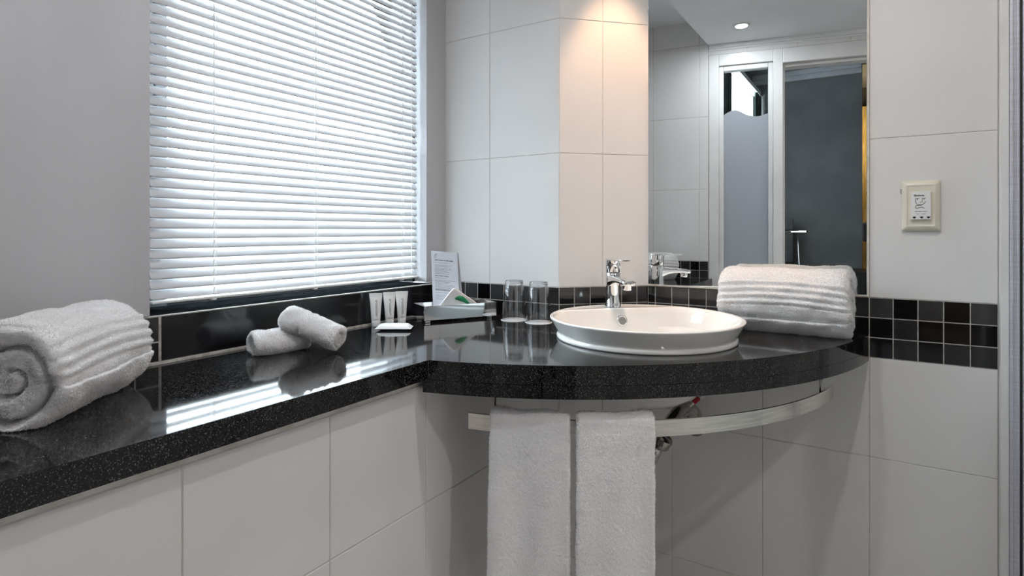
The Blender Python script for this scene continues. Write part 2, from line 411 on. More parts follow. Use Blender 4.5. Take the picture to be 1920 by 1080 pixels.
# --- lower boxed wall under the window ledge
w = MB()
O, ex, n = (-.776, -.197), (0, -1), (1, 0)
grout_plane(w, O, ex, n, 0, 1.36, 0, .8115, 1)
w.box((-1.18, -1.497, .60), (-.80, -.2, .8115), 1)
tiles(w, O, ex, n, [0, .088, .338, .588, .838, 1.088, 1.338, 1.36], ZL[:-1]+[.7935])
w.build('wall_ledge', [M_tile, M_grout], kind='structure')
s_ = MB(); s_.box((-.7785, -1.49, .7945), (-.7755, -.82, .8115)); s_.build('trim_5', M_sili, kind='structure')
# --- back wall piece at the left end of the ledge
w = MB()
BL = (-1.20, -1.505); BR = (-.77, -1.560)
d_ = Vector((BR[0]-BL[0], BR[1]-BL[1])); Lb = d_.length; d_.normalize(); nb = (-d_.y, d_.x)
grout_plane(w, BL, d_, nb, -.1, Lb, 0, 2.28, 1)
tiles(w, BL, d_, nb, [-.1, .135, .387, Lb], ZL); tiles(w, BL, d_, nb, [-.1, .135, .387, Lb], ZU+[2.5])
w.build('wall_back', [M_tile, M_grout], kind='structure')
b = MB(); r_ = random.Random(11)
O2 = (BL[0]+nb[0]*.0006, BL[1]+nb[1]*.0006)
grout_plane(b, O2, d_, nb, 0, Lb, .7935, .945, 3, d=.0009, th=.006)
tiles(b, O2, d_, nb, [0, .037, .087, .137, .187, .237, .287, .337, .387, Lb], [.80, ZT-.001, .8935, .9435], g=.0028, th=.005, mi=lambda i, k: r_.choice([0, 0, 1]))
b.build('trim_6', M_mos+[M_mgrout], kind='structure')
# --- door wall, turned 11.6 degrees
AL = math.atan(.205); DE = (math.cos(AL), -math.sin(AL)); DN = (math.sin(AL), math.cos(AL))
DM = frame_M((-.77, -1.572, 0), (DE[0], DE[1], 0), (DN[0], DN[1], 0), (0, 0, 1))
w = MB()
w.box((0, -.10, 2.075), (2.15, -.004, 2.95), 1, DM)
w.box((1.29, -.10, 0), (2.15, -.004, 2.08), 1, DM)
for i in range(9):
    w.box((-.05+.2445*i+.0012, -.004, 2.0765), (-.05+.2445*(i+1)-.0012, .0, 2.108), 0, DM)
for zz in zip(ZL+ZU[:-1], ZL[1:]+ZU):
    w.box((1.31, -.004, max(0, zz[0])+.001), (1.55, 0, min(zz[1], 2.075)-.001), 0, DM); w.box((1.552, -.004, max(0, zz[0])+.001), (1.80, 0, min(zz[1], 2.075)-.001), 0, DM)
    w.box((1.802, -.004, max(0, zz[0])+.001), (2.15, 0, min(zz[1], 2.075)-.001), 0, DM)
w.build('wall_door', [M_tile, M_grout], kind='structure')
c = MB(); c.box((0, -.004, 2.108), (2.1, .014, 2.13), 0, DM); c.box((0, -.004, 2.098), (2.1, .006, 2.108), 0, DM)
c.build('trim_7', M_ceil, kind='structure', bevel=.002)
# door frame with side light
d1 = empty('door_1', kind='structure')
f = MB()
f.box((.0, -.10, 0), (.052, .004, 2.075), 0, DM); f.box((.324, -.10, 0), (.370, .004, 2.075), 0, DM)
f.box((.052, -.10, 2.012), (.324, .004, 2.075), 0, DM); f.box((.370, -.10, 1.998), (1.29, .004, 2.075), 0, DM)
f.box((.052, -.10, 0), (.324, .004, .10), 0, DM); f.box((1.26, -.10, 0), (1.32, .004, 1.998), 0, DM)
f.box((.370, -.10, 0), (.382, -.028, 1.998), 0, DM); f.box((.382, -.10, 1.982), (1.26, -.028, 1.998), 0, DM)
f.build('door_frame', M_white, d1, bevel=.003)
f = MB()
f.box((.052, -.06, .10), (.0766, -.01, 2.012), 0, DM); f.box((.3005, -.06, .10), (.324, -.01, 2.012), 0, DM)
f.box((.0766, -.06, 1.984), (.3005, -.01, 2.012), 0, DM); f.box((.0766, -.06, .10), (.3005, -.01, .13), 0, DM)
f.build('glazing_bead', M_white, d1, bevel=.004)
wave = [(.0766+.224*t, 1.744+.026*math.sin(2*PI*(t*.98+.02))*(1 if t < .5 else .55)) for t in np.linspace(0, 1, 25)]
PM = DM @ Matrix(((1, 0, 0, 0), (0, 0, 1, 0), (0, 1, 0, 0), (0, 0, 0, 1)))
f = MB(); f.prism([(.0766, .13), (.3006, .13)]+wave[::-1], -.036, -.030, 0, PM); f.build('frosted_pane', M_frost, d1, label='frosted grey lower glass')
f = MB(); f.prism(wave+[(.3006, 1.984), (.0766, 1.984)], -.036, -.030, 0, PM); f.build('clear_pane', M_pane, d1, label='clear upper glass')
# --- remaining shell
w = MB(); w.box((1.25, -2.2, 0), (1.35, .1, 2.3), 0); w.build('wall_right', M_tile, kind='structure')
w = MB(); w.box((.2505, -.004, 0), (1.26, .05, 2.3), 0); w.build('wall_shower', M_tile, kind='structure')
w = MB(); w.prism([(-.77, .1), (-.77, -1.575), (1.3, -2.02), (1.3, .1)], 2.13, 2.17); w.box((-1.55, -1.7, 2.268), (-.768, .1, 2.30)); w.box((-.772, -1.7, 2.16), (-.768, .1, 2.28))
w.build('ceiling', M_ceil, kind='structure')
w = MB(); w.box((-2.6, -7.5, -.06), (2.6, .2, 0)); w.build('floor', M_floor, kind='structure')

# ------------------------------------------------------------------ window
w1 = empty('window_1', kind='structure')
f = MB()
XF = -1.31
f.box((XF-.05, OY0, .945), (XF, -1.035, OZ1)); f.box((XF-.05, OY1-.012, .946), (-1.250, OY1-.0005, OZ1), 1)
f.box((XF-.05, -1.035, OZ1-.05), (XF, OY1, OZ1)); f.box((XF-.05, -1.035, .945), (XF, OY1, .972), 1)
f.box((XF, -1.085, .95), (XF+.004, -1.080, OZ1), 1); f.box((XF, -1.062, .95), (XF+.003, -1.058, OZ1), 1)
f.build('window_frame', [M_frame, M_fdark], w1)
f = MB(); f.box((XF-.03, -1.035, .97), (XF-.025, OY1-.018, OZ1-.05)); f.build('window_pane', M_pane, w1)
# venetian blind
XBL = -1.240; BY0, BY1 = -1.106, -.2985; PITCH = .0211; ZS0 = .9785
bl = empty('venetian_blind', (XBL, (BY0+BY1)/2, ZS0), label='white metal venetian blind hanging half closed in the window recess', cat='blind')
def inv(o): return Matrix.Translation(-Vector(o.location))
sl = MB(); NS = 49
for i in range(NS):
    z = ZS0+PITCH*i
    th = 62+min(max((z-1.25)/.5, 0), 1)*6
    th -= 9*math.exp(-((z-1.405)/.022)**2)
    if i < 3: th -= (9, 5, 2)[i]
    a = R(th); wd = .0125; K = 7
    prof = []
    for q in range(K):
        t = -1+2*q/(K-1); crown = .0019*(1-t*t)
        # lower edge towards the room (+x), upper edge towards the glass
        x = -t*wd*math.cos(a)+crown*math.sin(a); zz = t*wd*math.sin(a)+crown*math.cos(a)
        prof.append((x, zz, t))
    v = []; ys = [BY0, BY0+.0015, BY0+.004, BY0+.009, (BY0+BY1)/2, BY1-.009, BY1-.004, BY1-.0015, BY1]
    for yi, y in enumerate(ys):
        e = min(yi, len(ys)-1-yi); sc = (.72, .86, .96, 1, 1)[e]
        for (x, zz, t) in prof:
            v.append((XBL+x*sc, y+.0006*math.sin(i*7.1), z+zz*sc))
    f_ = [(a_*K+q, (a_+1)*K+q, (a_+1)*K+q+1, a_*K+q+1) for a_ in range(len(ys)-1) for q in range(K-1)]
    sl.add(v, f_, 0, True, inv(bl))
so = sl.build('slats', M_slat, bl)
sm_ = so.modifiers.new('th', 'SOLIDIFY'); sm_.thickness = .0003
r0 = MB(); r0.box((XBL-.012, BY0+.001, .9600), (XBL+.013, BY1-.001, .9660), 0, inv(bl)); r0.build('bottom_rail', M_wplas, bl, bevel=.002)
hr = MB(); hr.box((XBL-.014, BY0, ZS0+PITCH*NS), (XBL+.014, BY1, OZ1-.001), 0, inv(bl)); hr.build('head_rail', M_wplas, bl, bevel=.001)
ladders = [-.975, -.700, -.372]
for li, y in enumerate(ladders):
    c = MB()
    for dx in (-.0135, .0135):
        c.tube([(XBL+dx*.9, y, .962), (XBL+dx*.9, y, OZ1-.01)], .0006, 5, 0, inv(bl))
    c.tube([(XBL+.014, y+.004, .960), (XBL+.0142, y+.004, OZ1-.01)], .0005, 5, 0, inv(bl))
    for i in range(NS):
        z = ZS0+PITCH*i
        c.tube([(XBL+.0105, y-.003, z-.008), (XBL+.0135, y-.0015, z+.001), (XBL+.0105, y+.001, z+.007)], .0012, 5, 0, inv(bl))
    c.build('ladder_cord', M_wplas, bl)
    k = MB(); k.lathe([(0, 0), (.007, 0), (.008, .002), (.007, .004), (0, .004)], 16, 0, inv(bl) @ Matrix.Translation((XBL+.006, y, .9565))); k.build('cord_button', M_wplas, bl)
c = MB(); c.tube([(XBL+.018, -.338, .975), (XBL+.018, -.338, OZ1-.01)], .0012, 6, 0, inv(bl)); c.build('tilt_wand', M_wplas, bl)

# ------------------------------------------------------------------ granite counter
AC, AR = (-.9914, .1577), 1.003
def arc(a0, a1, n, r=AR):
    return [(AC[0]+r*math.cos(a), AC[1]+r*math.sin(a)) for a in np.linspace(a0, a1, n)]
def angx(x): return -math.acos((x-AC[0])/AR)
BCX, BCY = -.465, -.335
aL = angx(-.745); aR = math.asin((-.0025-AC[1])/AR)
ct = empty('granite_countertop', (-.9, -.6, .785), label='black speckled granite countertop running under the window and curving round the basin', cat='countertop')
arcpts = arc(aL, aR, 60)
top = [(-1.1665, -1.508), (-.748, -1.556)]+arcpts+[(-.5745, -.0025), (XAB+.0012, -.1965), (-1.1665, -.1965)]
hole = [(BCX+.170*math.cos(a), BCY+.170*math.sin(a)) for a in np.linspace(0, 2*PI, 49)[:-1]]
m = MB(); m.prism(top, .8120, ZT, 0, inv(ct), holes=[hole]); m.build('granite_slab', M_gran, ct, bevel=.0018, seg=2)
low = [(-.757, AC[1]-math.sqrt(AR*AR-(-.757-AC[0])**2))]+arc(angx(-.750), aR, 60)+[(-.5745, -.0025), (XAB+.0012, -.1965), (-.7735, -.1965), (-.7735, -.80)]
m = MB(); m.prism(low, .7850, .8112, 0, inv(ct), holes=[hole]); m.build('edge_build_up', M_gran, ct, bevel=.0015, seg=2)
# silicone bead where counter meets upstand
s_ = MB(); s_.box((XW-.001, -1.470, ZT-.001), (XW+.006, -.197, ZT+.0045)); s_.build('trim_8', M_mgrout, kind='structure', bevel=.001)

# ------------------------------------------------------------------ basin
bs = empty('washbasin', (BCX, BCY, ZT), label='round white ceramic washbasin set into the curved granite counter', cat='basin')
TH = 180
th = np.linspace(0, 2*PI, TH, endpoint=False)
dd = np.cos(th-R(135))
chord = np.where(dd > .05, .150/np.maximum(dd, .05), 9)
rin = -np.log(np.exp(-chord*90)+np.exp(-.2225*90))/90
rows = []
def ring(r, z): rows.append(np.stack([r*np.cos(th), r*np.sin(th), np.full(TH, z) if np.isscalar(z) else z], -1))
o1 = np.ones(TH)
for r, z in [(.166, -.03), (.166, .0003), (.2150, .0005), (.2155, .003), (.2152, .0068), (.2135, .0088), (.2108, .0094), (.2104, .0108), (.2122, .0135), (.2180, .024), (.2250, .036),
             (.2300, .0448), (.2318, .0475), (.2320, .0492), (.2308, .0505), (.2285, .0512)]: ring(r*o1, z)
# deck plane and lip into the bowl
for t in (.0, .3, .6, .85):
    rr = (.2265*(1-t)+(rin+.002)*t)
    z = .0508-.0016*np.sin(PI*t)*np.clip((.2225-rin)/.04, 0, 1)
    ring(rr, z)
ring(rin, .0498); ring(rin-.0022, .0476)
D = .178
for q in np.linspace(.975, .0, 26):
    r_ = (rin-.003)*q*(1-.0*q)
    bow = (rin*(1-((1-q)**1.0)))
    z = .0465-D*(1-q**3.2)*.86-(1-q)*D*.14
    ring((rin-.003)*q+(1-q)*0, z)
V = np.stack(rows)
basin = grid_obj('basin_bowl', V, M_cer, bs, cv=True)
u = MB(); u.lathe([(0.02, -.162), (.05, -.160), (.09, -.150), (.125, -.128), (.150, -.098), (.163, -.066), (.167, -.025)], 64); u.build('bowl_underside', M_cer, bs)
# overflow ring
ov = (BCX, BCY)
n_ = Vector((S2, -S2, .25)).normalized(); e1 = Vector((S2, S2, 0)); e2 = n_.cross(e1)
OM = frame_M((-.0965, .0965, .0195), e1, e2, n_)
o_ = MB(); o_.lathe([(.0098, .000), (.0100, .003), (.0115, .0045), (.0140, .004), (.0155, .001), (.0155, -.02)], 32, 0, OM); o_.lathe([(0, .0005), (.0098, .0005)], 32, 1, OM)
o_.build('overflow_ring', [M_chrome, M_dchrome], bs)
dr = MB(); dr.lathe([(.0, -.126), (.02, -.126), (.030, -.128), (.032, -.131)], 32); dr.build('drain_cover', M_chrome, bs)

# ------------------------------------------------------------------ mixer tap
TX, TY, TZ = -.605, -.197, ZT+.0505
tp = empty('mixer_tap', (TX, TY, TZ), R(-45), label='chrome single lever mixer tap on the basin deck', cat='tap')
m = MB()
# body: oval column flaring into the spout (local +x = spout direction)
def oval(cx, a, b, z, n=28, flat=0):
    return [(cx+a*math.cos(t), b*math.sin(t), z) for t in np.linspace(0, 2*PI, n, endpoint=False)]
rws = [oval(0, .0245, .0215, 0), oval(0, .0245, .0215, .004), oval(0, .0225, .0205, .006), oval(.0, .0215, .0200, .03), oval(.0, .0213, .0200, .055), oval(.0015, .0225, .0202, .068), oval(.002, .023, .0205, .082), oval(.0, .0215, .0205, .0925), oval(0, .0200, .0195, .094), oval(0, .001, .001, .094)]
v = [p for r_ in rws for p in r_]; n = 28
m.add(v, [(i*n+j, i*n+(j+1) % n, (i+1)*n+(j+1) % n, (i+1)*n+j) for i in range(len(rws)-1) for j in range(n)], 0, True)
m.build('tap_body', M_chrome, tp)
m = MB()
# spout: rounded rectangular sweep
def rr(w_, h_, n=20, p=4):
    out = []
    for t in np.linspace(0, 2*PI, n, endpoint=False):
        c, s = math.cos(t), math.sin(t); out.append((w_*math.copysign(abs(c)**(2/p), c), h_*math.copysign(abs(s)**(2/p), s)))
    return out
path = [(.004, .071, .0195, .0200), (.020, .0745, .0190, .0155), (.038, .0765, .0182, .0105), (.060, .0770, .0180, .0082), (.085, .0755, .0182, .0075), (.102, .0735, .0182, .0072), (.112, .0722, .0172, .0062), (.116, .0718, .0140, .0040), (.117, .0717, .002, .001)]
v = []; n = 20
for x, z, w_, h_ in path:
    for a_, b_ in rr(w_, h_, n): v.append((x, a_, z+b_))
m.add(v, [(i*n+j, i*n+(j+1) % n, (i+1)*n+(j+1) % n, (i+1)*n+j)[::-1] for i in range(len(path)-1) for j in range(n)], 0, True)
m.build('spout', M_chrome, tp)
m = MB(); m.lathe([(0, -.0125), (.0085, -.0125), (.0115, -.0115), (.0120, -.009), (.0120, .002)], 24, 0, Matrix.Translation((.098, 0, .0665)) @ Matrix.Rotation(R(8), 4, 'Y')); m.build('aerator', M_chrome, tp)
hd = MB()
rws = [oval(0, .0205, .0198, .0955), oval(0, .0215, .0205, .097), oval(0, .0212, .0205, .118), oval(.001, .0222, .0208, .127), oval(.002, .0235, .0210, .1305), oval(.002, .0225, .0200, .1325), oval(.002, .001, .001, .1328)]
v = [p for r_ in rws for p in r_]; n = 28
hd.add(v, [(i*n+j, i*n+(j+1) % n, (i+1)*n+(j+1) % n, (i+1)*n+j) for i in range(len(rws)-1) for j in range(n)], 0, True)
pth = [(-.018, .1300, .017, .0022), (.0, .1305, .0205, .0026), (.020, .1305, .0195, .0026), (.045, .1298, .0165, .0022), (.070, .1300, .0145, .0020), (.084, .1308, .0135, .0020), (.0865, .1309, .008, .0008)]
v = []; n = 20
for x, z, w_, h_ in pth:
    for a_, b_ in rr(w_, h_, n): v.append((x, a_, z+b_))
hd.add(v, [(i*n+j, i*n+(j+1) % n, (i+1)*n+(j+1) % n, (i+1)*n+j)[::-1] for i in range(len(pth)-1) for j in range(n)]+[tuple(range(n))], 0, True)
ho = hd.build('lever_handle', M_chrome, tp)
m = MB(); m.lathe([(0, .0006), (.0022, .0006), (.0024, 0)], 12, 0, Matrix.Translation((.0212, 0, .108)) @ Matrix.Rotation(R(90), 4, 'Y')); m.build('temperature_dot', M_black, ho)

# ------------------------------------------------------------------ mirror
mr = empty('wall_mirror', (-.2875, 0, .949), label='tall frameless mirror fixed above the mosaic band beside the basin', cat='mirror')
m = MB(); m.box((-.5710, -.0055, .9490), (-.0045, -.0008, 2.125), 0, inv(mr)); m.build('glass_sheet', M_mirror, mr, bevel=.0012, seg=1)
m = MB(); m.box((-.5730, -.0052, .9455), (-.0010, -.0004, .9488), 0, inv(mr)); m.box((-.0043, -.0048, .9488), (-.0008, -.0004, 2.125), 0, inv(mr)); m.build('sealant_bead', M_sili, mr)

# ------------------------------------------------------------------ shaver socket
sk = empty('shaver_socket', (.105, -.0005, 1.171), label='cream shaver socket with white cover plate on the right tiled wall', cat='socket')
SM = frame_M((0, 0, 0), (1, 0, 0), (0, 0, 1), (0, -1, 0))   # local x right, y up, z out of the wall
def rrect(w_, h_, r_, n=5):
    out = []
    for cx, cy, a0 in ((w_-r_, h_-r_, 0), (-w_+r_, h_-r_, 90), (-w_+r_, -h_+r_, 180), (w_-r_, -h_+r_, 270)):
        for i in range(n+1):
            a = R(a0+90*i/n); out.append((cx+r_*math.cos(a), cy+r_*math.sin(a)))
    return out
def loft(mb, secs, mi=0, M=None, cap=True, smooth=True):
    n = len(secs[0][0]); v = [(x, y, z) for pts, z in secs for x, y in pts]
    f = [(i*n+j, i*n+(j+1) % n, (i+1)*n+(j+1) % n, (i+1)*n+j) for i in range(len(secs)-1) for j in range(n)]
    mb.add(v, f, mi, smooth, M)
    if cap: mb.add([(x, y, secs[-1][1]) for x, y in secs[-1][0]], [tuple(range(n))], mi, False, M)
m = MB()
loft(m, [(rrect(.0385, .0605, .004), 0), (rrect(.0385, .0605, .004), .006), (rrect(.0375, .0595, .004), .008), (rrect(.0285, .0500, .003), .0130), (rrect(.0275, .049, .003), .0132), (rrect(.0262, .0475, .003), .0118), (rrect(.024, .0450, .002), .0118)], 0, SM)
m.build('socket_frame', M_cream, sk)
m = MB(); loft(m, [(rrect(.0195, .0335, .0015), .0118), (rrect(.0195, .0335, .0015), .0185), (rrect(.0188, .0328, .0015), .0192)], 0, SM)
cp = m.build('cover_plate', M_wplas, sk)
m = MB(); m.box((-.0398, .030, .003), (-.0384, .042, .006), 0, SM); m.build('side_clip', M_black, sk)
ZP = .0193
def TM(x, y): return SM @ Matrix.Translation((x, y, ZP))
text_mb('rabtree', .0052, M_ink, TM(-.0092, .0225), 'maker_lettering', cp, bold=.00012)
m = MB()
m.tube([SM @ Vector((-.0112+.0022*math.cos(a), .0241+.0019*math.sin(a), ZP)) for a in np.linspace(R(40), R(330), 12)], .0006, 6)
m.tube([SM @ Vector((-.0112, .0241, ZP)), SM @ Vector((-.0090, .0241, ZP))], .0004, 6)
def stroke(pts, r=.0005): m.tube([SM @ Vector((x, y, ZP)) for x, y in pts], r, 6)
stroke([(-.0030, .0175), (-.0105, .0175), (-.0108, .0100), (-.0095, .0060), (-.0078, .0035)])
stroke([(.0093, .0175), (.0025, .0175), (.0020, .0080), (-.0025, .0080)])
for ex_ in (-.0070, .0058): m.lathe([(0, .0004), (.0011, .0004), (.0011, 0)], 10, 0, TM(ex_, .0152))
for i in range(9):
    t = i/8; a = -.0018+(.0108)*t; y = .0015+.0080*t*t; m.tube([SM @ Vector((a-.0006, y+.0004, ZP)), SM @ Vector((a+.0011, y-.0013, ZP))], .00045, 5)
stroke([(-.0068, .0010), (-.0038, .0016), (-.0010, .0008)], .0010)
sp = [(-.0062, .0012), (-.0100, -.0008), (-.0112, -.0040), (-.0090, -.0068), (-.0050, -.0062), (-.0010, -.0042), (.0030, -.0038), (.0065, -.0072)]
stroke(sp, .00055)
m.build('face_drawing', M_ink, cp)
text_mb('SHAVERS ONLY', .0034, M_ink, TM(0, -.0155), 'rating_lettering', cp, align='CENTER')
text_mb('115V~    230V~', .0031, M_inkg, TM(0, -.0212), 'rating_lettering', cp, align='CENTER')
for x in (-.0130, .0012, .0145):
    m = MB()
    pts = [(x+.0030*math.cos(a)*(1.25 if abs(math.sin(a)) < .7 else 1), -.0280+.0019*math.sin(a)-(.0012 if abs(math.cos(a)) < .5 and math.sin(a) < 0 else 0)) for a in np.linspace(0, 2*PI, 20, endpoint=False)]
    m.prism(pts, ZP-.0001, ZP+.0003, 0, SM); m.build('pin_slot', M_black, cp)

# ------------------------------------------------------------------ towels
def pile(V, N, n, seed, length=.0024, width=.00034, closed_v=True):
    """terry loops: n thin tapered fibres standing on the grid surface V with normals N; returns verts, tris"""
    rs = np.random.RandomState(seed+900); nu, nv = V.shape[:2]
    A = V; du = np.linalg.norm(np.diff(A, axis=0), axis=-1).mean(axis=1); du = np.append(du, du[-1])
    dv = np.linalg.norm(np.roll(A, -1, axis=1)-A, axis=-1)
    w_ = (du[:, None]*dv).reshape(-1); w_ /= w_.sum()
    idx = rs.choice(nu*nv, n, p=w_)
    P = V.reshape(-1, 3)[idx]+rs.randn(n, 3)*.0004; Nn = N.reshape(-1, 3)[idx]
    Nn = Nn/np.maximum(np.linalg.norm(Nn, axis=1, keepdims=True), 1e-6)
    D = Nn+rs.randn(n, 3)*.55; D /= np.linalg.norm(D, axis=1, keepdims=True)
    S = np.cross(D, rs.randn(n, 3)); S /= np.maximum(np.linalg.norm(S, axis=1, keepdims=True), 1e-6)
    L = length*(.5+.6*rs.rand(n, 1)); P = P-Nn*.0004
    T = np.stack([P-S*width, P+S*width, P+D*L+S*width*.5, P+D*L-S*width*.5], 1).reshape(-1, 3)
    return T, np.arange(4*n).reshape(-1, 4)
def towel_obj(name, V, N, n, seed, length=.0024, **k):
    o = grid_obj(name, V, M_towel, None, cv=True, **k)
    T, F = pile(V, N, n, seed, length)
    me = o.data; nv0 = len(me.vertices); nl0 = len(me.loops); np0 = len(me.polygons)
    co = np.empty(nv0*3, np.float32); me.vertices.foreach_get('co', co)
    li = np.empty(nl0, np.int32); me.loops.foreach_get('vertex_index', li)
    m2 = bpy.data.meshes.new(name)
    m2.vertices.add(nv0+len(T)); m2.vertices.foreach_set('co', np.concatenate([co, T.reshape(-1).astype(np.float32)]))
    al = np.concatenate([li, (F.reshape(-1)+nv0).astype(np.int32)]); m2.loops.add(len(al)); m2.loops.foreach_set('vertex_index', al)
    ls = np.empty(np0, np.int32); me.polygons.foreach_get('loop_start', ls)
    ls2 = np.concatenate([ls, nl0+np.arange(0, 4*len(F), 4, dtype=np.int32)]); m2.polygons.add(len(ls2)); m2.polygons.foreach_set('loop_start', ls2.astype(np.int32))
    m2.polygons.foreach_set('use_smooth', np.ones(len(ls2), bool)); m2.update(calc_edges=True); m2.materials.append(M_towel)
    o.data = m2; bpy.data.meshes.remove(me)
    return o
def roll_towel(name, loc, axis_yaw, pitch, a, b, L, seed, ridge=None, rings=None, turns=3.0, depth=.010, seam=None, taper=0, res=.0016, flat=.90, hollow=0, sag=0, roll=0, seam_amp=.06, res_f=1, **k):
    """rolled towel lying along local x; cross-section half sizes a (y), b (z)"""
    per = PI*(a+b); nth = int(per/res); ncap = int((a+b)/2/res); nb_ = int(L/res)
    rc = min(.016, b*.45)
    # meridian: (rho, x)
    mer = []
    for i in range(ncap): t = i/ncap; mer.append((t*(1-rc/((a+b)/2)), -L/2, 1))
    kk = 10
    for i in range(kk): t = i/kk*PI/2; mer.append((1-rc/((a+b)/2)*(1-math.sin(t)), -L/2+rc*(1-math.cos(t)), 1-i/kk))
    for i in range(nb_+1): mer.append((1, -L/2+rc+(L-2*rc)*i/nb_, 0))
    for i in range(1, kk+1): t = i/kk*PI/2; mer.append((1-rc/((a+b)/2)*(1-math.cos(t)), L/2-rc*(1-math.sin(t)), i/kk))
    for i in range(1, ncap+1): t = 1-i/ncap; mer.append((t*(1-rc/((a+b)/2)), L/2, 1))
    mer = np.array(mer); rho = mer[:, 0][:, None]; X = mer[:, 1][:, None]; cap = mer[:, 2][:, None]
    th = np.linspace(0, 2*PI, nth, endpoint=False)[None, :]
    # irregular outline
    rs = np.random.RandomState(seed)
    lob = 1+.035*np.cos(2*th+rs.rand()*6)+.025*np.cos(3*th+rs.rand()*6)+.012*np.cos(5*th+rs.rand()*6)
    if seam is not None:
        sa = seam_amp
        ds = (th-seam) % (2*PI)
        lob = lob+sa*np.exp(-ds/.6)-sa*.4*np.exp(-(2*PI-ds)/.22)
    Y = a*rho*lob*np.cos(th); Z = b*rho*lob*np.sin(th)
    Xb = X+0*th
    # spiral grooves on the caps
    ph = (rho*turns-th/(2*PI)*(1)+rs.rand()) % 1.0
    gro = np.exp(-((ph-.5)/.13)**2)
    amp = depth*np.clip(cap, 0, 1)*np.clip(rho*3, 0.25, 1)*np.clip((1.0-rho)*7, 0, 1)
    bul = .012*(1-rho**2)*hollow*cap
    sgn = np.sign(X+1e-9)
    P0 = np.stack([Xb, Y, Z], -1)
    lump = vnoise(P0, .035, seed)*.0035+vnoise(P0, .016, seed+1)*.0018
    Xb = Xb-sgn*(gro*amp+bul)+sgn*cap*lump*1.5
    # body normals approx radial
    nr = np.stack([0*Y, np.cos(th)/a+0*rho, np.sin(th)/b+0*rho], -1); nr /= np.linalg.norm(nr, axis=-1, keepdims=True)
    bd = (1-cap)
    disp = lump*bd
    if ridge:
        t0, t1, nn, am = ridge
        bow = .10*np.cos(PI*X/L*1.0)
        tt = ((th-t0+bow) % (2*PI))/(t1-t0)
        disp = disp+np.where(tt < 1, am*np.sin(PI*nn*2*tt)*1.0, 0)*np.clip(bd+.3, 0, 1)
    if rings:
        x0, x1, nn, am = rings
        tt = (X-x0)/(x1-x0)
        disp = disp+np.where((tt > 0) & (tt < 1), -am*.6+am*np.sin(PI*nn*2*tt), 0)
    V = np.stack([Xb, Y, Z], -1)+nr*disp[..., None]
    V[..., 1] *= 1+taper*V[..., 0:1][..., 0]/L; V[..., 2] *= 1+taper*V[..., 0:1][..., 0]/L
    # wrinkles
    V[..., 2] += sag*np.cos(PI*V[..., 0]/L)
    # flat underside
    zf = -b*flat; low_ = V[..., 2] < zf; V[..., 2] = np.where(low_, zf+(V[..., 2]-zf)*.12, V[..., 2])
    # fuzz
    Nf = np.stack([sgn*cap+0*Y, nr[..., 1]*(1-cap), nr[..., 2]*(1-cap)], -1)
    fz = rs.rand(*V.shape[:2])*.0012+vnoise(V, .0032, seed+5)*.0006
    V = V+Nf*fz[..., None]
    zmin = V[..., 2].min()
    M = Matrix.Rotation(axis_yaw, 4, 'Z') @ Matrix.Rotation(-pitch, 4, 'Y') @ Matrix.Rotation(roll, 4, 'X')
    o = towel_obj(name, V, Nf, int(2*PI*((a+b)/2)*(L+a)*1.5e6), seed, .0026 if a > .05 else .0020, **k)
    o.matrix_world = Matrix.Translation(loc) @ M
    return o, zmin
# large roll at the left end of the ledge
o, zm = roll_towel('rolled_bath_towel', (-1.008, -1.336, ZT+.071), math.atan2(.76, -.65), 0, .075, .072, .245, 3, ridge=(R(136), R(186), 4, .0022), turns=2.3, depth=.026, seam=R(190), hollow=.6, flat=.9,
                   label='large rolled white bath towel at the left end of the window ledge', cat='towel', group='rolled bath towels')
o.location.z = ZT-zm
o, zm = roll_towel('rolled_bath_towel', (-.185, -.0800, ZT+.08), R(-3.5), 0, .066, .085, .300, 12, ridge=(R(148), R(192), 4, .0022), turns=2.4, depth=.012, seam=R(212), flat=.93,
                   label='plump rolled white bath towel between the basin and the right wall', cat='towel', group='rolled bath towels')
o.location.z = ZT-zm
o, zm = roll_towel('rolled_face_towel', (-1.066, -.925, ZT+.03), math.atan2(.115, .028), 0, .029, .0255, .128, 21, turns=1.4, depth=.012, res=.0013, flat=.88, hollow=1.0,
                   label='small rolled white face towel lying flat under the leaning one', cat='towel', group='small rolled face towels by the window')
o.location.z = ZT-zm
o2, zm2 = roll_towel('rolled_face_towel', (-1.006, -.886, ZT+.0515), math.atan2(.29, .956), R(-17), .0300, .0275, .142, 33, rings=(-.032, .002, 2, .0016), turns=1.3, depth=.007, res=.0013, flat=.97,
                     label='small rolled white face towel leaning across the flat one', cat='towel', group='small rolled face towels by the window')
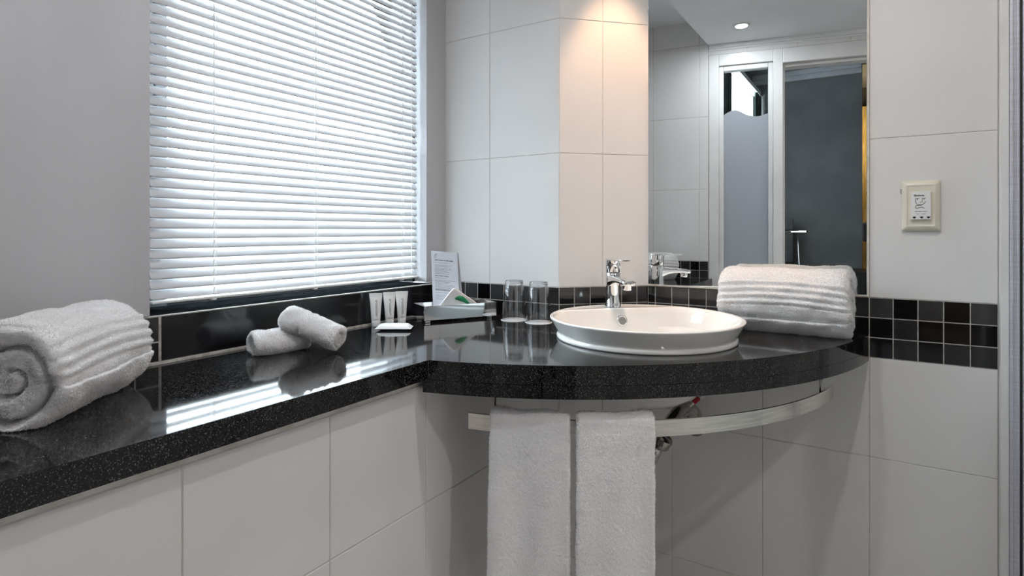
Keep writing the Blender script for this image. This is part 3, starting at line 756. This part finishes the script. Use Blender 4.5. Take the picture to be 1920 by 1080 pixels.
# ---- towel rail and hanging towels
RC, RR, RZ = (-.850, .0245), .7855, .735
ra0 = math.atan2(-.744-RC[1], -.697-RC[0]); ra1 = math.atan2(-.095-RC[1], -.067-RC[0])
rl = empty('towel_rail', (-.35, -.45, RZ), label='curved flat steel towel rail hung under the granite vanity', cat='rail')
m = MB(); v = []
for a in np.linspace(ra0, ra1, 60):
    for r_, z in ((RR-.004, RZ-.034), (RR, RZ-.034), (RR, RZ), (RR-.004, RZ)): v.append((RC[0]+r_*math.cos(a), RC[1]+r_*math.sin(a), z))
f_ = [(i*4+j, i*4+(j+1) % 4, (i+1)*4+(j+1) % 4, (i+1)*4+j)[::-1] for i in range(59) for j in range(4)]+[(0, 1, 2, 3), (236, 239, 238, 237)]
m.add(v, f_, 0, False, inv(rl)); m.build('rail_bar', M_steel, rl, bevel=.0006, seg=1)
for px in (924, 1547):
    t = (px-960)/FPX
    # angle on the rail for this bearing
    best = min(np.linspace(ra0, ra1, 400), key=lambda a: abs(((RC[0]+RR*math.cos(a)-CX)*math.cos(R(YAW))+(RC[1]+RR*math.sin(a)-CY)*math.sin(R(YAW)))/(-(RC[0]+RR*math.cos(a)-CX)*math.sin(R(YAW))+(RC[1]+RR*math.sin(a)-CY)*math.cos(R(YAW)))-t))
    p = (RC[0]+(RR-.0085)*math.cos(best), RC[1]+(RR-.0085)*math.sin(best))
    m = MB(); m.tube([(p[0], p[1], RZ-.020), (p[0], p[1], .7846)], .0038, 12, 0, inv(rl)); m.build('hanger_post', M_dchrome, rl)
def ang_for(px, r_=RR):
    t = (px-960)/FPX; c, s = math.cos(R(YAW)), math.sin(R(YAW))
    return min(np.linspace(ra0, ra1, 2000), key=lambda a: abs(((RC[0]+r_*math.cos(a)-CX)*c+(RC[1]+r_*math.sin(a)-CY)*s)/(-(RC[0]+r_*math.cos(a)-CX)*s+(RC[1]+r_*math.sin(a)-CY)*c)-t))
def hang_towel(pxl, pxr, seed, zbot, zback, flare, T=.013, res=.0019, **k):
    a0, a1 = ang_for(pxl, RR+.012), ang_for(pxr, RR+.012); Wd = (a1-a0)*(RR+.01)
    ht = T/2
    # path in (off, z); over the rail
    pts = []
    H = RZ-zbot; n1 = int(H/res)
    for i in range(n1): pts.append((.001+ht, zbot+H*i/n1))
    rr_ = .0035+ht
    for a in np.linspace(0, PI, 26): pts.append((-.0025+rr_*math.cos(a)+.0, RZ+.0005+rr_*math.sin(a)*.95))
    H2 = RZ-zback; n2 = int(H2/(res*2))
    for i in range(1, n2+1): pts.append((-.0060-ht, RZ-H2*i/n2))
    pts = np.array(pts)
    tg = np.gradient(pts, axis=0); tg /= np.linalg.norm(tg, axis=1, keepdims=True); nm = np.stack([tg[:, 1], -tg[:, 0]], 1)  # outward
    ns = int(Wd/res)
    sec = []
    for i in range(ns+1): sec.append((i/ns, 1.0, 0))
    for a in np.linspace(PI/2, -PI/2, 10)[1:-1]: sec.append((1, math.sin(a), math.cos(a)))
    for i in range(0, ns+1, 2): sec.append((1-i/ns, -1.0, 0))
    for a in np.linspace(-PI/2, PI/2, 10)[1:-1]: sec.append((0, math.sin(a), -math.cos(a)))
    sec = np.array(sec)
    S = sec[:, 0][None, :]; TT = sec[:, 1][None, :]; EE = sec[:, 2][None, :]
    drop = np.clip((RZ-pts[:, 1])/(RZ-zbot), 0, 1)[:, None]
    front = (np.arange(len(pts)) < n1+13)[:, None]
    OFF = pts[:, 0][:, None]+nm[:, 0][:, None]*TT*ht
    Z = pts[:, 1][:, None]+nm[:, 1][:, None]*TT*ht
    rs = np.random.RandomState(seed)
    p1, p2 = rs.rand(2)*6
    wav = (.0065*np.sin(S*5.0+p1)+.0045*np.sin(S*10+p2+drop*1.5))*np.clip(drop*2.2, 0, 1)
    OFF = OFF+np.where(front, wav+.004*drop, -wav*.3)
    Z = Z+.0015*np.sin(S*9+p1)*(1-drop)
    Sp = (S-.5)*(1+flare*drop)
    A = (a0+a1)/2+Sp*(a1-a0)+EE*ht*.9/(RR)
    P = np.stack([RC[0]+(RR+OFF)*np.cos(A), RC[1]+(RR+OFF)*np.sin(A), Z], -1)
    N = np.stack([(nm[:, 0][:, None]*TT)*np.cos(A)-EE*np.sin(A), (nm[:, 0][:, None]*TT)*np.sin(A)+EE*np.cos(A), nm[:, 1][:, None]*TT+0*A], -1)
    fz = rs.rand(*P.shape[:2])*.0013+vnoise(P, .0036, seed)*.0005+vnoise(P, .03, seed+2)*.0010
    inner = (TT < -.9)
    P = P+N*np.where(inner, 0, fz)[..., None]
    o = towel_obj('hand_towel', P, N*np.where(inner, .02, 1)[..., None], 190000, seed, .0024, **k)
    return o
hang_towel(924, 1062, 41, .24, .30, .03, label='white hand towel hanging at the left on the curved rail', cat='towel', group='hand towels over the rail')
hang_towel(1087, 1223, 57, .235, .28, .02, label='white hand towel hanging on the rail beneath the basin drain', cat='towel', group='hand towels over the rail')

# ------------------------------------------------------------------ waste pipe and trap
wp = empty('sink_trap', (BCX, BCY, .60), label='chrome drain pipe and trap under the washbasin', cat='pipe')
m = MB(); m.lathe([(.0, .690), (.026, .690), (.026, .684), (.019, .682), (.018, .675), (.018, .50), (0, .50)], 32, 0, inv(wp) @ Matrix.Translation((BCX, BCY, 0))); m.build('tail_pipe', M_dchrome, wp)
def bez(P, n=10):
    out = []; P = [Vector(p) for p in P]
    for i in range(len(P)-1):
        p0 = P[max(i-1, 0)]; p1 = P[i]; p2 = P[i+1]; p3 = P[min(i+2, len(P)-1)]
        for q in range(n):
            t = q/n; out.append(.5*((2*p1)+(-p0+p2)*t+(2*p0-5*p1+4*p2-p3)*t*t+(-p0+3*p1-3*p2+p3)*t**3))
    return out+[P[-1]]
m = MB(); m.tube(bez([(-.462, -.335, .545), (-.458, -.318, .545), (-.4548, -.30, .5557), (-.4442, -.27, .5859), (-.4385, -.19, .6149), (-.4302, -.11, .6267), (-.4135, -.075, .6041), (-.4172, -.040, .5650), (-.432, -.002, .545)]), .0175, 18, 0, inv(wp)); m.build('trap_bend', M_dchrome, wp)
m = MB(); m.lathe([(.0148, 0), (.030, .001), (.031, .004), (.028, .010), (.016, .014)], 28, 0, inv(wp) @ frame_M((-.432, -.001, .545), (1, 0, 0), (0, 0, 1), (0, -1, 0))); m.build('wall_flange', M_dchrome, wp)
m = MB(); m.lathe([(0, .0), (.020, 0), (.0215, .003), (.0215, .022), (.0195, .026), (0, .026)], 28, 0, inv(wp) @ frame_M((-.4400, -.292, .5760), (.80, -.28, -.53), (.27, .957, -.10), (.535, -.06, .843))); m.build('lock_nut', M_dchrome, wp)
hs = empty('supply_hose', (-.36, -.26, .70), label='braided water hose with red and white sleeve beside the basin underside', cat='hose')
m = MB(); m.tube(bez([(-.380, -.252, .672), (-.368, -.240, .684), (-.340, -.210, .712), (-.318, -.19, .738), (-.300, -.17, .784)]), .0048, 12, 0, inv(hs)); m.build('braided_hose', M_dchrome, hs)
m = MB(); m.tube([(-.372, -.243, .680), (-.361, -.232, .691)], .0058, 12, 0, inv(hs)); m.build('red_sleeve', M_red, hs, label='red sleeve')
m = MB(); m.tube([(-.3605, -.2315, .6915), (-.336, -.206, .716)], .0058, 12, 0, inv(hs)); m.build('white_sleeve', M_wplas, hs, label='white sleeve')

# ------------------------------------------------------------------ tumblers on paper discs
def tumbler():
    e = empty('glass_tumbler', (0, 0, 0))
    prof = [(.0355, .0006), (.0362, .0), (.0368, .0008), (.0350, .030), (.0315, .070), (.0278, .098), (.0262, .1005), (.0256, .1035), (.0268, .107), (.0262, .1125), (.0245, .1150), (.0, .1150)]
    inn = [(.0355, .0006), (.0338, .030), (.0300, .070), (.0262, .094), (.0245, .0985), (.018, .1000), (0, .1005)]
    m = MB(); m.lathe(prof, 40, 0); m.lathe([p for p in inn][::-1], 40, 0)
    m.build('tumbler_wall', M_tumbler, e)
    bse = MB()
    pr_ = [(0, .1018), (.017, .1013), (.0235, .0998), (.0250, .1010), (.0252, .1035), (.0262, .107), (.0255, .1120), (.0238, .1143), (.0, .1143)]
    bse.lathe(pr_, 24, 0, None, smooth=False); bse.build('tumbler_base', M_glass, e)
    return e
def copy_tree(o, parent=None):
    c = o.copy(); COL.objects.link(c); c.parent = parent
    for ch in list(o.children): copy_tree(ch, c)
    return c
g1 = tumbler(); g2 = copy_tree(g1)
for g, p, l in ((g1, (-.880, -.276), 'upturned clear glass tumbler next to the chrome tray'), (g2, (-.7965, -.278), 'upturned clear glass tumbler next to the washbasin')):
    g.location = (p[0], p[1], ZT+.0016); setp(g, label=l, cat='glass', group='upturned tumblers on the vanity')
for p, l in (((-.880, -.276), 'round white paper coaster under the tumbler near the tray'), ((-.7965, -.278), 'round white paper coaster under the tumbler near the basin')):
    m = MB(); m.lathe([(0, .0012), (.0375, .0012), (.0385, .0007), (.0385, 0), (0, 0)], 40); o = m.build('paper_coaster', M_paper, label=l, cat='coaster', group='paper coasters under the tumblers'); o.location = (p[0], p[1], ZT+.0002)

# ------------------------------------------------------------------ chrome amenity tray, card, wipe sachet
TA = math.atan2(.202, .113)
tr = empty('amenity_tray', (-1.058, -.468, ZT), TA, label='mirror chrome rectangular amenity tray near the corner', cat='tray')
m = MB()   # local x along the front edge (0..L), y into the tray (toward the wall)
TL, TD, TH0, TH1, wt = .228, .092, .0065, .0470, .0018
m.box((0, 0, TH0), (TL, TD, TH0+wt)); m.box((0, 0, TH0), (TL, wt, TH1)); m.box((0, TD-wt, TH0), (TL, TD, TH1)); m.box((0, 0, TH0), (wt, TD, TH1)); m.box((TL-wt, 0, TH0), (TL, TD, TH1))
m.build('tray_box', M_chrome, tr, bevel=.0005, seg=1)
m = MB(); 
for yy in (-.002, TD-.002): m.box((-.003, yy, TH1-.001), (TL+.001, yy+.004, TH1+.0006))
for xx in (-.003, TL-.003): m.box((xx, -.002, TH1-.001), (xx+.004, TD+.002, TH1+.0006))
m.build('tray_rim', M_chrome, tr, bevel=.0004, seg=1)
for x, y in ((.012, .006), (TL-.022, .006), (.012, TD-.016), (TL-.022, TD-.016)):
    m = MB(); m.box((x-.008, y-.004, 0.0002), (x+.008, y+.008, TH0)); m.build('tray_foot', M_chrome, tr, bevel=.001)
# folded card standing in the tray
fwv = Vector((-math.sin(R(YAW)), math.cos(R(YAW)), 0)); rgt = Vector((math.cos(R(YAW)), math.sin(R(YAW)), 0))
cn = (-(fwv*.98)+rgt*(-.18)).normalized(); ce = cn.cross(Vector((0, 0, 1))).normalized()*-1
if ce.dot(rgt) < 0: ce = -ce
tilt = R(7)
cup = (Vector((0, 0, 1))*math.cos(tilt)-cn*math.sin(tilt)); cz = ce.cross(cup).normalized()
if cz.dot(cn) < 0: cz = -cz
rl_ = R(4.5); ce2 = ce*math.cos(rl_)-cup*math.sin(rl_); cup2 = cup*math.cos(rl_)+ce*math.sin(rl_)*-1
ce2 = (ce*math.cos(rl_)-cup*math.sin(rl_)).normalized(); cup2 = (cup*math.cos(rl_)+ce*math.sin(rl_)).normalized()
ce2 = (ce*math.cos(-rl_)+cup*math.sin(-rl_)).normalized(); cup2 = (cup*math.cos(rl_)-ce*math.sin(rl_)).normalized()
CARD0 = Vector((-1.101, -.377, ZT+.0125))
CM = frame_M((0, 0, 0), ce2, cup2, cz)
cd_ = empty('information_card', CARD0, label='grey printed water saving card standing in the chrome tray', cat='card')
CW, CH = .083, .190
M_card = noise_col(mat('grey_card', (.55, .56, .60), .55), (.53, .54, .58), (.57, .58, .62), 10)
m = MB(); m.box((0, 0, -.0004), (CW, CH, .0), 0, CM); fl = m.build('front_leaf', M_card, cd_)
BM = CM @ Matrix.Translation((0, CH, 0)) @ Matrix.Rotation(R(11), 4, 'X')
m = MB(); m.box((.001, -CH, -.0010), (CW+.003, 0, -.0006), 0, BM); m.build('back_leaf', M_card, cd_)
def ct_(x, y): return CM @ Matrix.Translation((x, y, .0001))
text_mb('CAPE TOWN WATER CRISIS', .0046, M_ink, ct_(.010, CH-.0285), 'card_heading', fl, ext=.0001, bold=.0001)
text_mb('SAVE YOUR TOWELS', .0046, M_ink, ct_(.010, CH-.0755), 'card_heading', fl, ext=.0001, bold=.0001)
text_mb('MORE INFORMATION', .0046, M_ink, ct_(.010, CH-.1180), 'card_heading', fl, ext=.0001, bold=.0001)
m = MB(); rq = random.Random(4)
for y0, nl in ((.0345, 1), (.042, 7), (.0805, 1), (.0875, 7), (.124, 1), (.132, 4)):
    for i in range(nl):
        x = .010; y = CH-y0-.0042*i; end = .048+rq.random()*.020 if nl > 1 else .046
        while x < end:
            l = .002+rq.random()*.005; m.box((x, y-.0006, 0), (x+l, y+.0006, .0002), 0, CM); x += l+.0011
m.build('small_print', M_inkg, fl)
m = MB()
dp = [(.0125+.0034*math.sin(a)*(1 if True else 0), CH-.0165+.0036*-math.cos(a)) for a in np.linspace(R(-150), R(150), 14)]+[(.0140, CH-.0085)]
dp = [(.0142, CH-.0085)]+dp[:]
m.tube([CM @ Vector((x, y, .0003)) for x, y in dp], .00035, 5)
m.tube([CM @ Vector((.0175+.0013*math.cos(a), CH-.0095+.0017*math.sin(a), .0003)) for a in np.linspace(0, 2*PI, 10)], .0003, 5)
m.build('drop_logo', M_ink, fl)
# sachet in the tray
def pillow(nx, ny, lx, ly, h, seed, crimp=.008, bend=0):
    X, Y = np.meshgrid(np.linspace(-1, 1, nx), np.linspace(-1, 1, ny), indexing='ij')
    prof = (np.clip(1-np.abs(X)**5, 0, 1)**.6)*(np.clip(1-np.abs(Y)**3.5, 0, 1)**.7)
    edge = np.clip((1-np.abs(X))*lx/crimp, 0, 1)
    P3 = np.stack([X*lx, Y*ly, 0*X], -1)
    wr = vnoise(P3, .012, seed)*.0012+vnoise(P3, .006, seed+1)*.0006
    up = h*prof*edge+wr*prof; dn = -h*.45*prof*edge
    yy = Y*ly*(1-.10*prof)
    top_ = np.stack([X*lx, yy, up+bend*X*X], -1); bot = np.stack([X*lx, yy, dn+bend*X*X-.0003], -1)
    return top_, bot
def pillow_obj(name, nx, ny, lx, ly, h, seed, mat_, parent=None, mat2=None, **k):
    t_, b_ = pillow(nx, ny, lx, ly, h, seed)
    m = MB()
    def addg(V, mi, flip):
        n0, n1 = V.shape[:2]; m.add([tuple(p) for p in V.reshape(-1, 3)], [((i*n1+j, (i+1)*n1+j, (i+1)*n1+j+1, i*n1+j+1) if not flip else (i*n1+j, i*n1+j+1, (i+1)*n1+j+1, (i+1)*n1+j)) for i in range(n0-1) for j in range(n1-1)], mi, True)
    addg(t_, 0, False); addg(b_, 1 if mat2 else 0, True)
    return m.build(name, [mat_]+([mat2] if mat2 else []), parent, **k)
# wipes sachet: a white folded paper leaning out of the tray
sw = empty('white_sachet', (-1.026, -.352, ZT+.0095), TA+R(-8), label='white paper sachet with green print propped in the chrome tray', cat='sachet')
m = MB()
A_ = np.linspace(0, 1, 24); B_ = np.linspace(0, 1, 16)
V = np.zeros((24, 16, 3)); 
for i, a in enumerate(A_):
    topz = .020+.064*max(0, 1-abs((a-.38)/(.40 if a < .38 else .66))**1.2)
    for j, b_ in enumerate(B_):
        V[i, j] = (-.064+.128*a, .010-.020*b_+.006*math.sin(a*7+b_*3)*b_, .002+(topz-.002)*b_)
m.add([tuple(p) for p in V.reshape(-1, 3)], [(i*16+j, (i+1)*16+j, (i+1)*16+j+1, i*16+j+1) for i in range(23) for j in range(15)], 0, True)
sheet = m.build('paper_wrapper', M_paper, sw); sd = sheet.modifiers.new('t', 'SOLIDIFY'); sd.thickness = .003
m = MB(); gv = []
for i in range(16):
    a = .40+.40*i/15; ia = a*23; i0 = min(int(ia), 22); fr = ia-i0
    hh = .25+.22*math.sin(PI*min(i/9, 1)) if i < 12 else .40-.02*i+.15*(i-12)/3
    for b_ in (.60, .60+.20*(0.25+math.sin(PI*i/15))):
        jb = b_*15; j0 = int(min(jb, 14)); fb = jb-j0
        p = (V[i0, j0]*(1-fr)+V[i0+1, j0]*fr)*(1-fb)+(V[i0, j0+1]*(1-fr)+V[i0+1, j0+1]*fr)*fb
        gv.append((p[0], p[1]-.0022, p[2]))
m.add(gv, [(2*i, 2*i+2, 2*i+3, 2*i+1) for i in range(15)], 0, True); gp = m.build('green_print', M_green, sheet); s3 = gp.modifiers.new('t', 'SOLIDIFY'); s3.thickness = .0004
# soap packet in front of the tubes
sp_ = pillow_obj('soap_packet', 40, 24, .047, .021, .0105, 4, M_wplas, mat2=M_navy, label='white wrapped soap packet lying in front of the three tubes', cat='packet')
sp_.location = (-1.056, -.588, ZT+.0062); sp_.rotation_euler = (R(3), 0, math.atan2(.060, .095))
# three tubes
def tube_thing(loc, yaw, word, label, seed):
    e = empty('toiletry_tube', loc, yaw, label=label, cat='tube', group='three white toiletry tubes on the ledge')
    m = MB(); secs = []
    for z, w_, t_ in ((.0135, .0118, .0115), (.016, .0120, .0117), (.03, .0128, .0108), (.05, .0142, .0085), (.068, .0158, .0050), (.078, .0168, .0022), (.081, .0172, .0011), (.090, .0176, .0010)):
        secs.append(([(w_*math.cos(a), t_*math.sin(a)) for a in np.linspace(0, 2*PI, 24, endpoint=False)], z))
    loft(m, [(secs[0][0], secs[0][1])]+secs); tb = m.build('tube_body', M_wplas, e)
    m = MB(); m.lathe([(0, 0), (.0108, 0), (.0112, .001), (.0118, .0128), (.0112, .0138), (0, .0138)], 28); m.build('flip_cap', M_wplas, e)
    # print on the front (local -y)
    def FM(x, z, rot=0): return frame_M((x, -.0122, z), (1, 0, 0), (0, .14, .99), (0, -1, .14)) @ Matrix.Rotation(rot, 4, 'Z')
    text_mb(word, .0032, M_inkg, frame_M((0, -.0119, .0190), (1, 0, 0), (0, .06, 1), (0, -1, 0)), 'product_word', tb, align='CENTER')
    m = MB(); rq = random.Random(seed); z = .028
    while z < .070:
        l = .0015+rq.random()*.004; y = -(.0115-(z-.03)*.165)
        m.box((.0012, y-.0006, z), (.0025, y+.0010, z+l)); 
        if rq.random() < .8: m.box((-.0012, y-.0006, z), (-.0004, y+.001, z+l))
        z += l+.0008
    m.build('small_print', M_inkg, tb)
    return e
ty = math.atan2(.94, .33)-R(18)
for p, wd_, lb, sd_ in (((-1.140, -.572), 'conditioner', 'white squeeze tube, leftmost of the three by the soap packet', 1), ((-1.128, -.532), 'shower gel', 'white squeeze tube, middle one of the three by the soap packet', 2), ((-1.114, -.498), 'shampoo', 'white squeeze tube, rightmost of the three, nearest the tray', 3)):
    tube_thing((p[0], p[1], ZT), ty, wd_, lb, sd_)

# ------------------------------------------------------------------ shower screen at the right edge
ss = empty('shower_screen', (.28, -.02, 0), label='aluminium framed shower screen at the far right edge', cat='screen')
m = MB(); m.box((.2508, -.022, 0), (.2665, -.0045, 2.1), 0, inv(ss)); m.build('white_seal', M_white, ss, bevel=.002)
m = MB(); m.box((.2668, -.026, 0), (.2840, -.0045, 2.1), 0, inv(ss)); m.box((.2690, -.029, 0), (.2725, -.026, 2.1), 0, inv(ss)); m.box((.2790, -.029, 0), (.2820, -.026, 2.1), 0, inv(ss)); m.build('frame_profile', M_alu, ss, bevel=.0015)
m = MB(); m.box((.2842, -.024, 0), (.2880, -.0045, 2.1), 0, inv(ss)); m.build('rubber_gasket', M_gasket, ss)
m = MB(); m.box((.2882, -.028, 0), (.3120, -.0045, 2.1), 0, inv(ss)); m.build('door_stile', M_alu, ss, bevel=.0015)
m = MB(); m.box((.300, -.62, .05), (.306, -.0285, 2.0), 0, inv(ss)); m.build('glass_panel', M_pane, ss)

# ------------------------------------------------------------------ downlights
for i, (nm_, x, y, z, pw, colr, ang, bl_, rad) in enumerate(DOWNLIGHTS):
    lab = {'warm': 'warm recessed downlight in the ceiling above the basin corner', 'cool': 'small white recessed downlight seen in the mirror, lit bluish',
           'room': 'recessed ceiling downlight in the middle of the bathroom', 'shower': 'recessed ceiling downlight over the shower side'}[nm_]
    e = empty('recessed_downlight', (x, y, z), label=lab, cat='light', group='recessed ceiling downlights')
    m = MB(); m.lathe([(.0275, .003), (.028, -.001), (.031, -.0035), (.038, -.003), (.0405, .0), (.0405, .003)], 36); m.build('trim_ring', M_white, e)
    em = mat('lit_lamp_'+nm_, (.8, .8, .8), .4, emit=(.80, .80, 1.0) if nm_ == 'cool' else colr, es=6)
    m = MB(); m.lathe([(0, .0015), (.012, .001), (.0275, .002)], 30); m.build('lamp_face', em, e)
    if ang < 180:
        l = bpy.data.lights.new('downlight_lamp', 'SPOT'); l.spot_size = R(ang); l.spot_blend = bl_; l.shadow_soft_size = rad
    else:
        l = bpy.data.lights.new('downlight_lamp', 'AREA'); l.shape = 'DISK'; l.size = 2*rad
    l.energy = pw; l.color = colr
    lo = bpy.data.objects.new('downlight_lamp', l); COL.objects.link(lo); lo.parent = e; lo.location = (0, 0, -.012 if ang < 180 else -.004)

# ------------------------------------------------------------------ bedroom seen through the doorway (in the mirror)
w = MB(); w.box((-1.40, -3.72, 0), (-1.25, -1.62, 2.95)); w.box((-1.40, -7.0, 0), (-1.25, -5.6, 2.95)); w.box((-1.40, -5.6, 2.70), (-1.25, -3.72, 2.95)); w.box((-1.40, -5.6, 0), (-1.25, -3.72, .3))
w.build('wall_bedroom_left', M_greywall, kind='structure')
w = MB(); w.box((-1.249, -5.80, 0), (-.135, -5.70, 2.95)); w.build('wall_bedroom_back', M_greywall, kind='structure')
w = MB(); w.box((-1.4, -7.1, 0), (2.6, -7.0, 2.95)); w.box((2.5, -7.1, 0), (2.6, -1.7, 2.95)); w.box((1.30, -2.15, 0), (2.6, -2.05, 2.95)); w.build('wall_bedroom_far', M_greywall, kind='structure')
w = MB(); w.box((-1.5, -7.1, 2.95), (2.6, -1.60, 3.0)); w.build('ceiling_bedroom', M_bceil, kind='structure')
w = MB(); w.box((-1.249, -5.70, 2.84), (-.135, -5.66, 2.95)); w.box((-1.249, -5.66, 2.89), (-.135, -5.62, 2.95)); w.build('trim_9', M_bceil, kind='structure', bevel=.01)
def curtain(name, y0, y1, z0, z1, x, amp, n, mt, **k):
    nn = int(abs(y1-y0)*120)+8; Y = np.linspace(y0, y1, nn); Zs = np.linspace(z0, z1, 12)
    V = np.zeros((nn, 12, 3)); V[..., 1] = Y[:, None]; V[..., 2] = Zs[None, :]
    V[..., 0] = x+amp*np.sin(np.linspace(0, 2*PI*n, nn))[:, None]*(1-.25*(Zs[None, :]-z0)/(z1-z0))
    return grid_obj(name, V, mt, **k)
curtain('sheer_curtain', -5.45, -3.75, .05, 2.66, -1.215, .012, 22, M_sheer, label='white sheer curtain across the bedroom window seen in the mirror', cat='curtain')
curtain('drape', -4.02, -3.70, .05, 2.70, -1.165, .022, 4, M_drape, label='dark green drape at the near side of the bedroom window', cat='curtain', group='dark drapes of the bedroom window')
curtain('drape', -5.66, -5.36, .05, 2.70, -1.165, .022, 4, M_drape, label='dark green drape at the far side of the bedroom window', cat='curtain', group='dark drapes of the bedroom window')
m = MB(); m.box((-1.248, -5.69, 2.71), (-1.16, -3.6, 2.76)); m.build('curtain_pelmet', M_white, label='pale curtain pelmet above the bedroom window', cat='pelmet')
m = MB(); m.box((-1.10, -5.695, .66), (.35, -5.10, .70)); m.box((-.15, -5.69, 0), (.35, -5.11, .66)); m.build('desk', M_desk, label='dark wooden desk in the bedroom beyond the doorway', cat='desk')
tv = empty('television', (-.90, -5.50, .70), label='black flat television on the bedroom desk seen in the mirror', cat='television')
m = MB(); m.box((-1.12, -5.52, .76), (-.795, -5.49, 1.245), 0, inv(tv)); m.build('screen_panel', M_black, tv, bevel=.004)
m = MB(); m.box((-1.08, -5.58, .7002), (-.90, -5.44, .71), 0, inv(tv)); m.box((-1.0, -5.515, .71), (-.97, -5.495, .78), 0, inv(tv)); m.build('screen_stand', M_black, tv)
dl = empty('desk_lamp', (-.72, -5.40, .70), label='slim desk lamp with a glowing bar head seen in the mirror', cat='lamp')
m = MB(); m.lathe([(0, .0), (.07, 0), (.07, .012), (0, .014)], 24); m.build('lamp_base', M_black, dl)
m = MB(); m.tube([(0, 0, .012), (-.02, 0, .40)], .006, 8); m.tube([(-.02, 0, .40), (-.10, .02, .43)], .006, 8); m.build('lamp_arm', M_chrome, dl)
m = MB(); m.box((-.24, .0, .405), (.0, .03, .425)); lh = m.build('lamp_head', M_chrome, dl, bevel=.003)
emd = mat('lamp_glow', (.9, .9, .8), .5, emit=(1.0, .95, .75), es=14)
m = MB(); m.box((-.08, .002, .400), (.065, .028, .412)); m.build('glowing_bar', emd, dl, label='glowing warm light bar')
m = MB(); m.box((-.30, -6.95, 0), (.9, -6.40, 2.6)); m.build('wardrobe', M_wardrobe, label='honey coloured wardrobe lit warmly beyond the grey partition', cat='wardrobe')
wl = bpy.data.lights.new('entry_lamp', 'POINT'); wl.energy = 30; wl.color = (1, .76, .42); wl.shadow_soft_size = .08
wlo = bpy.data.objects.new('entry_lamp', wl); COL.objects.link(wlo); wlo.location = (-.62, -6.1, 2.2)
# the photographer's camera on its tripod, behind the lens
kc = empty('photo_camera', (CX, CY-.09, 1.11), label='black box camera on a tripod at the doorway, its edge showing in the mirror', cat='camera')
m = MB(); m.box((-.072, -.035, -.055), (.072, .028, .045)); m.box((-.03, -.03, .04), (.03, .025, .068)); m.build('camera_body', M_black, kc, bevel=.008)
m = MB(); m.tube([(0, -.01, -.055), (0, -.01, -.35)], .016, 12); m.build('tripod_column', M_black, kc)
for a in (90, 215, 325):
    m = MB(); m.tube([(0, -.01, -.30), (.30*math.cos(R(a-180)), -.01-.30*abs(math.sin(R(a-180))) if a != 90 else -.30, -1.108)], [.014, .010], 10); m.build('tripod_leg', M_black, kc)
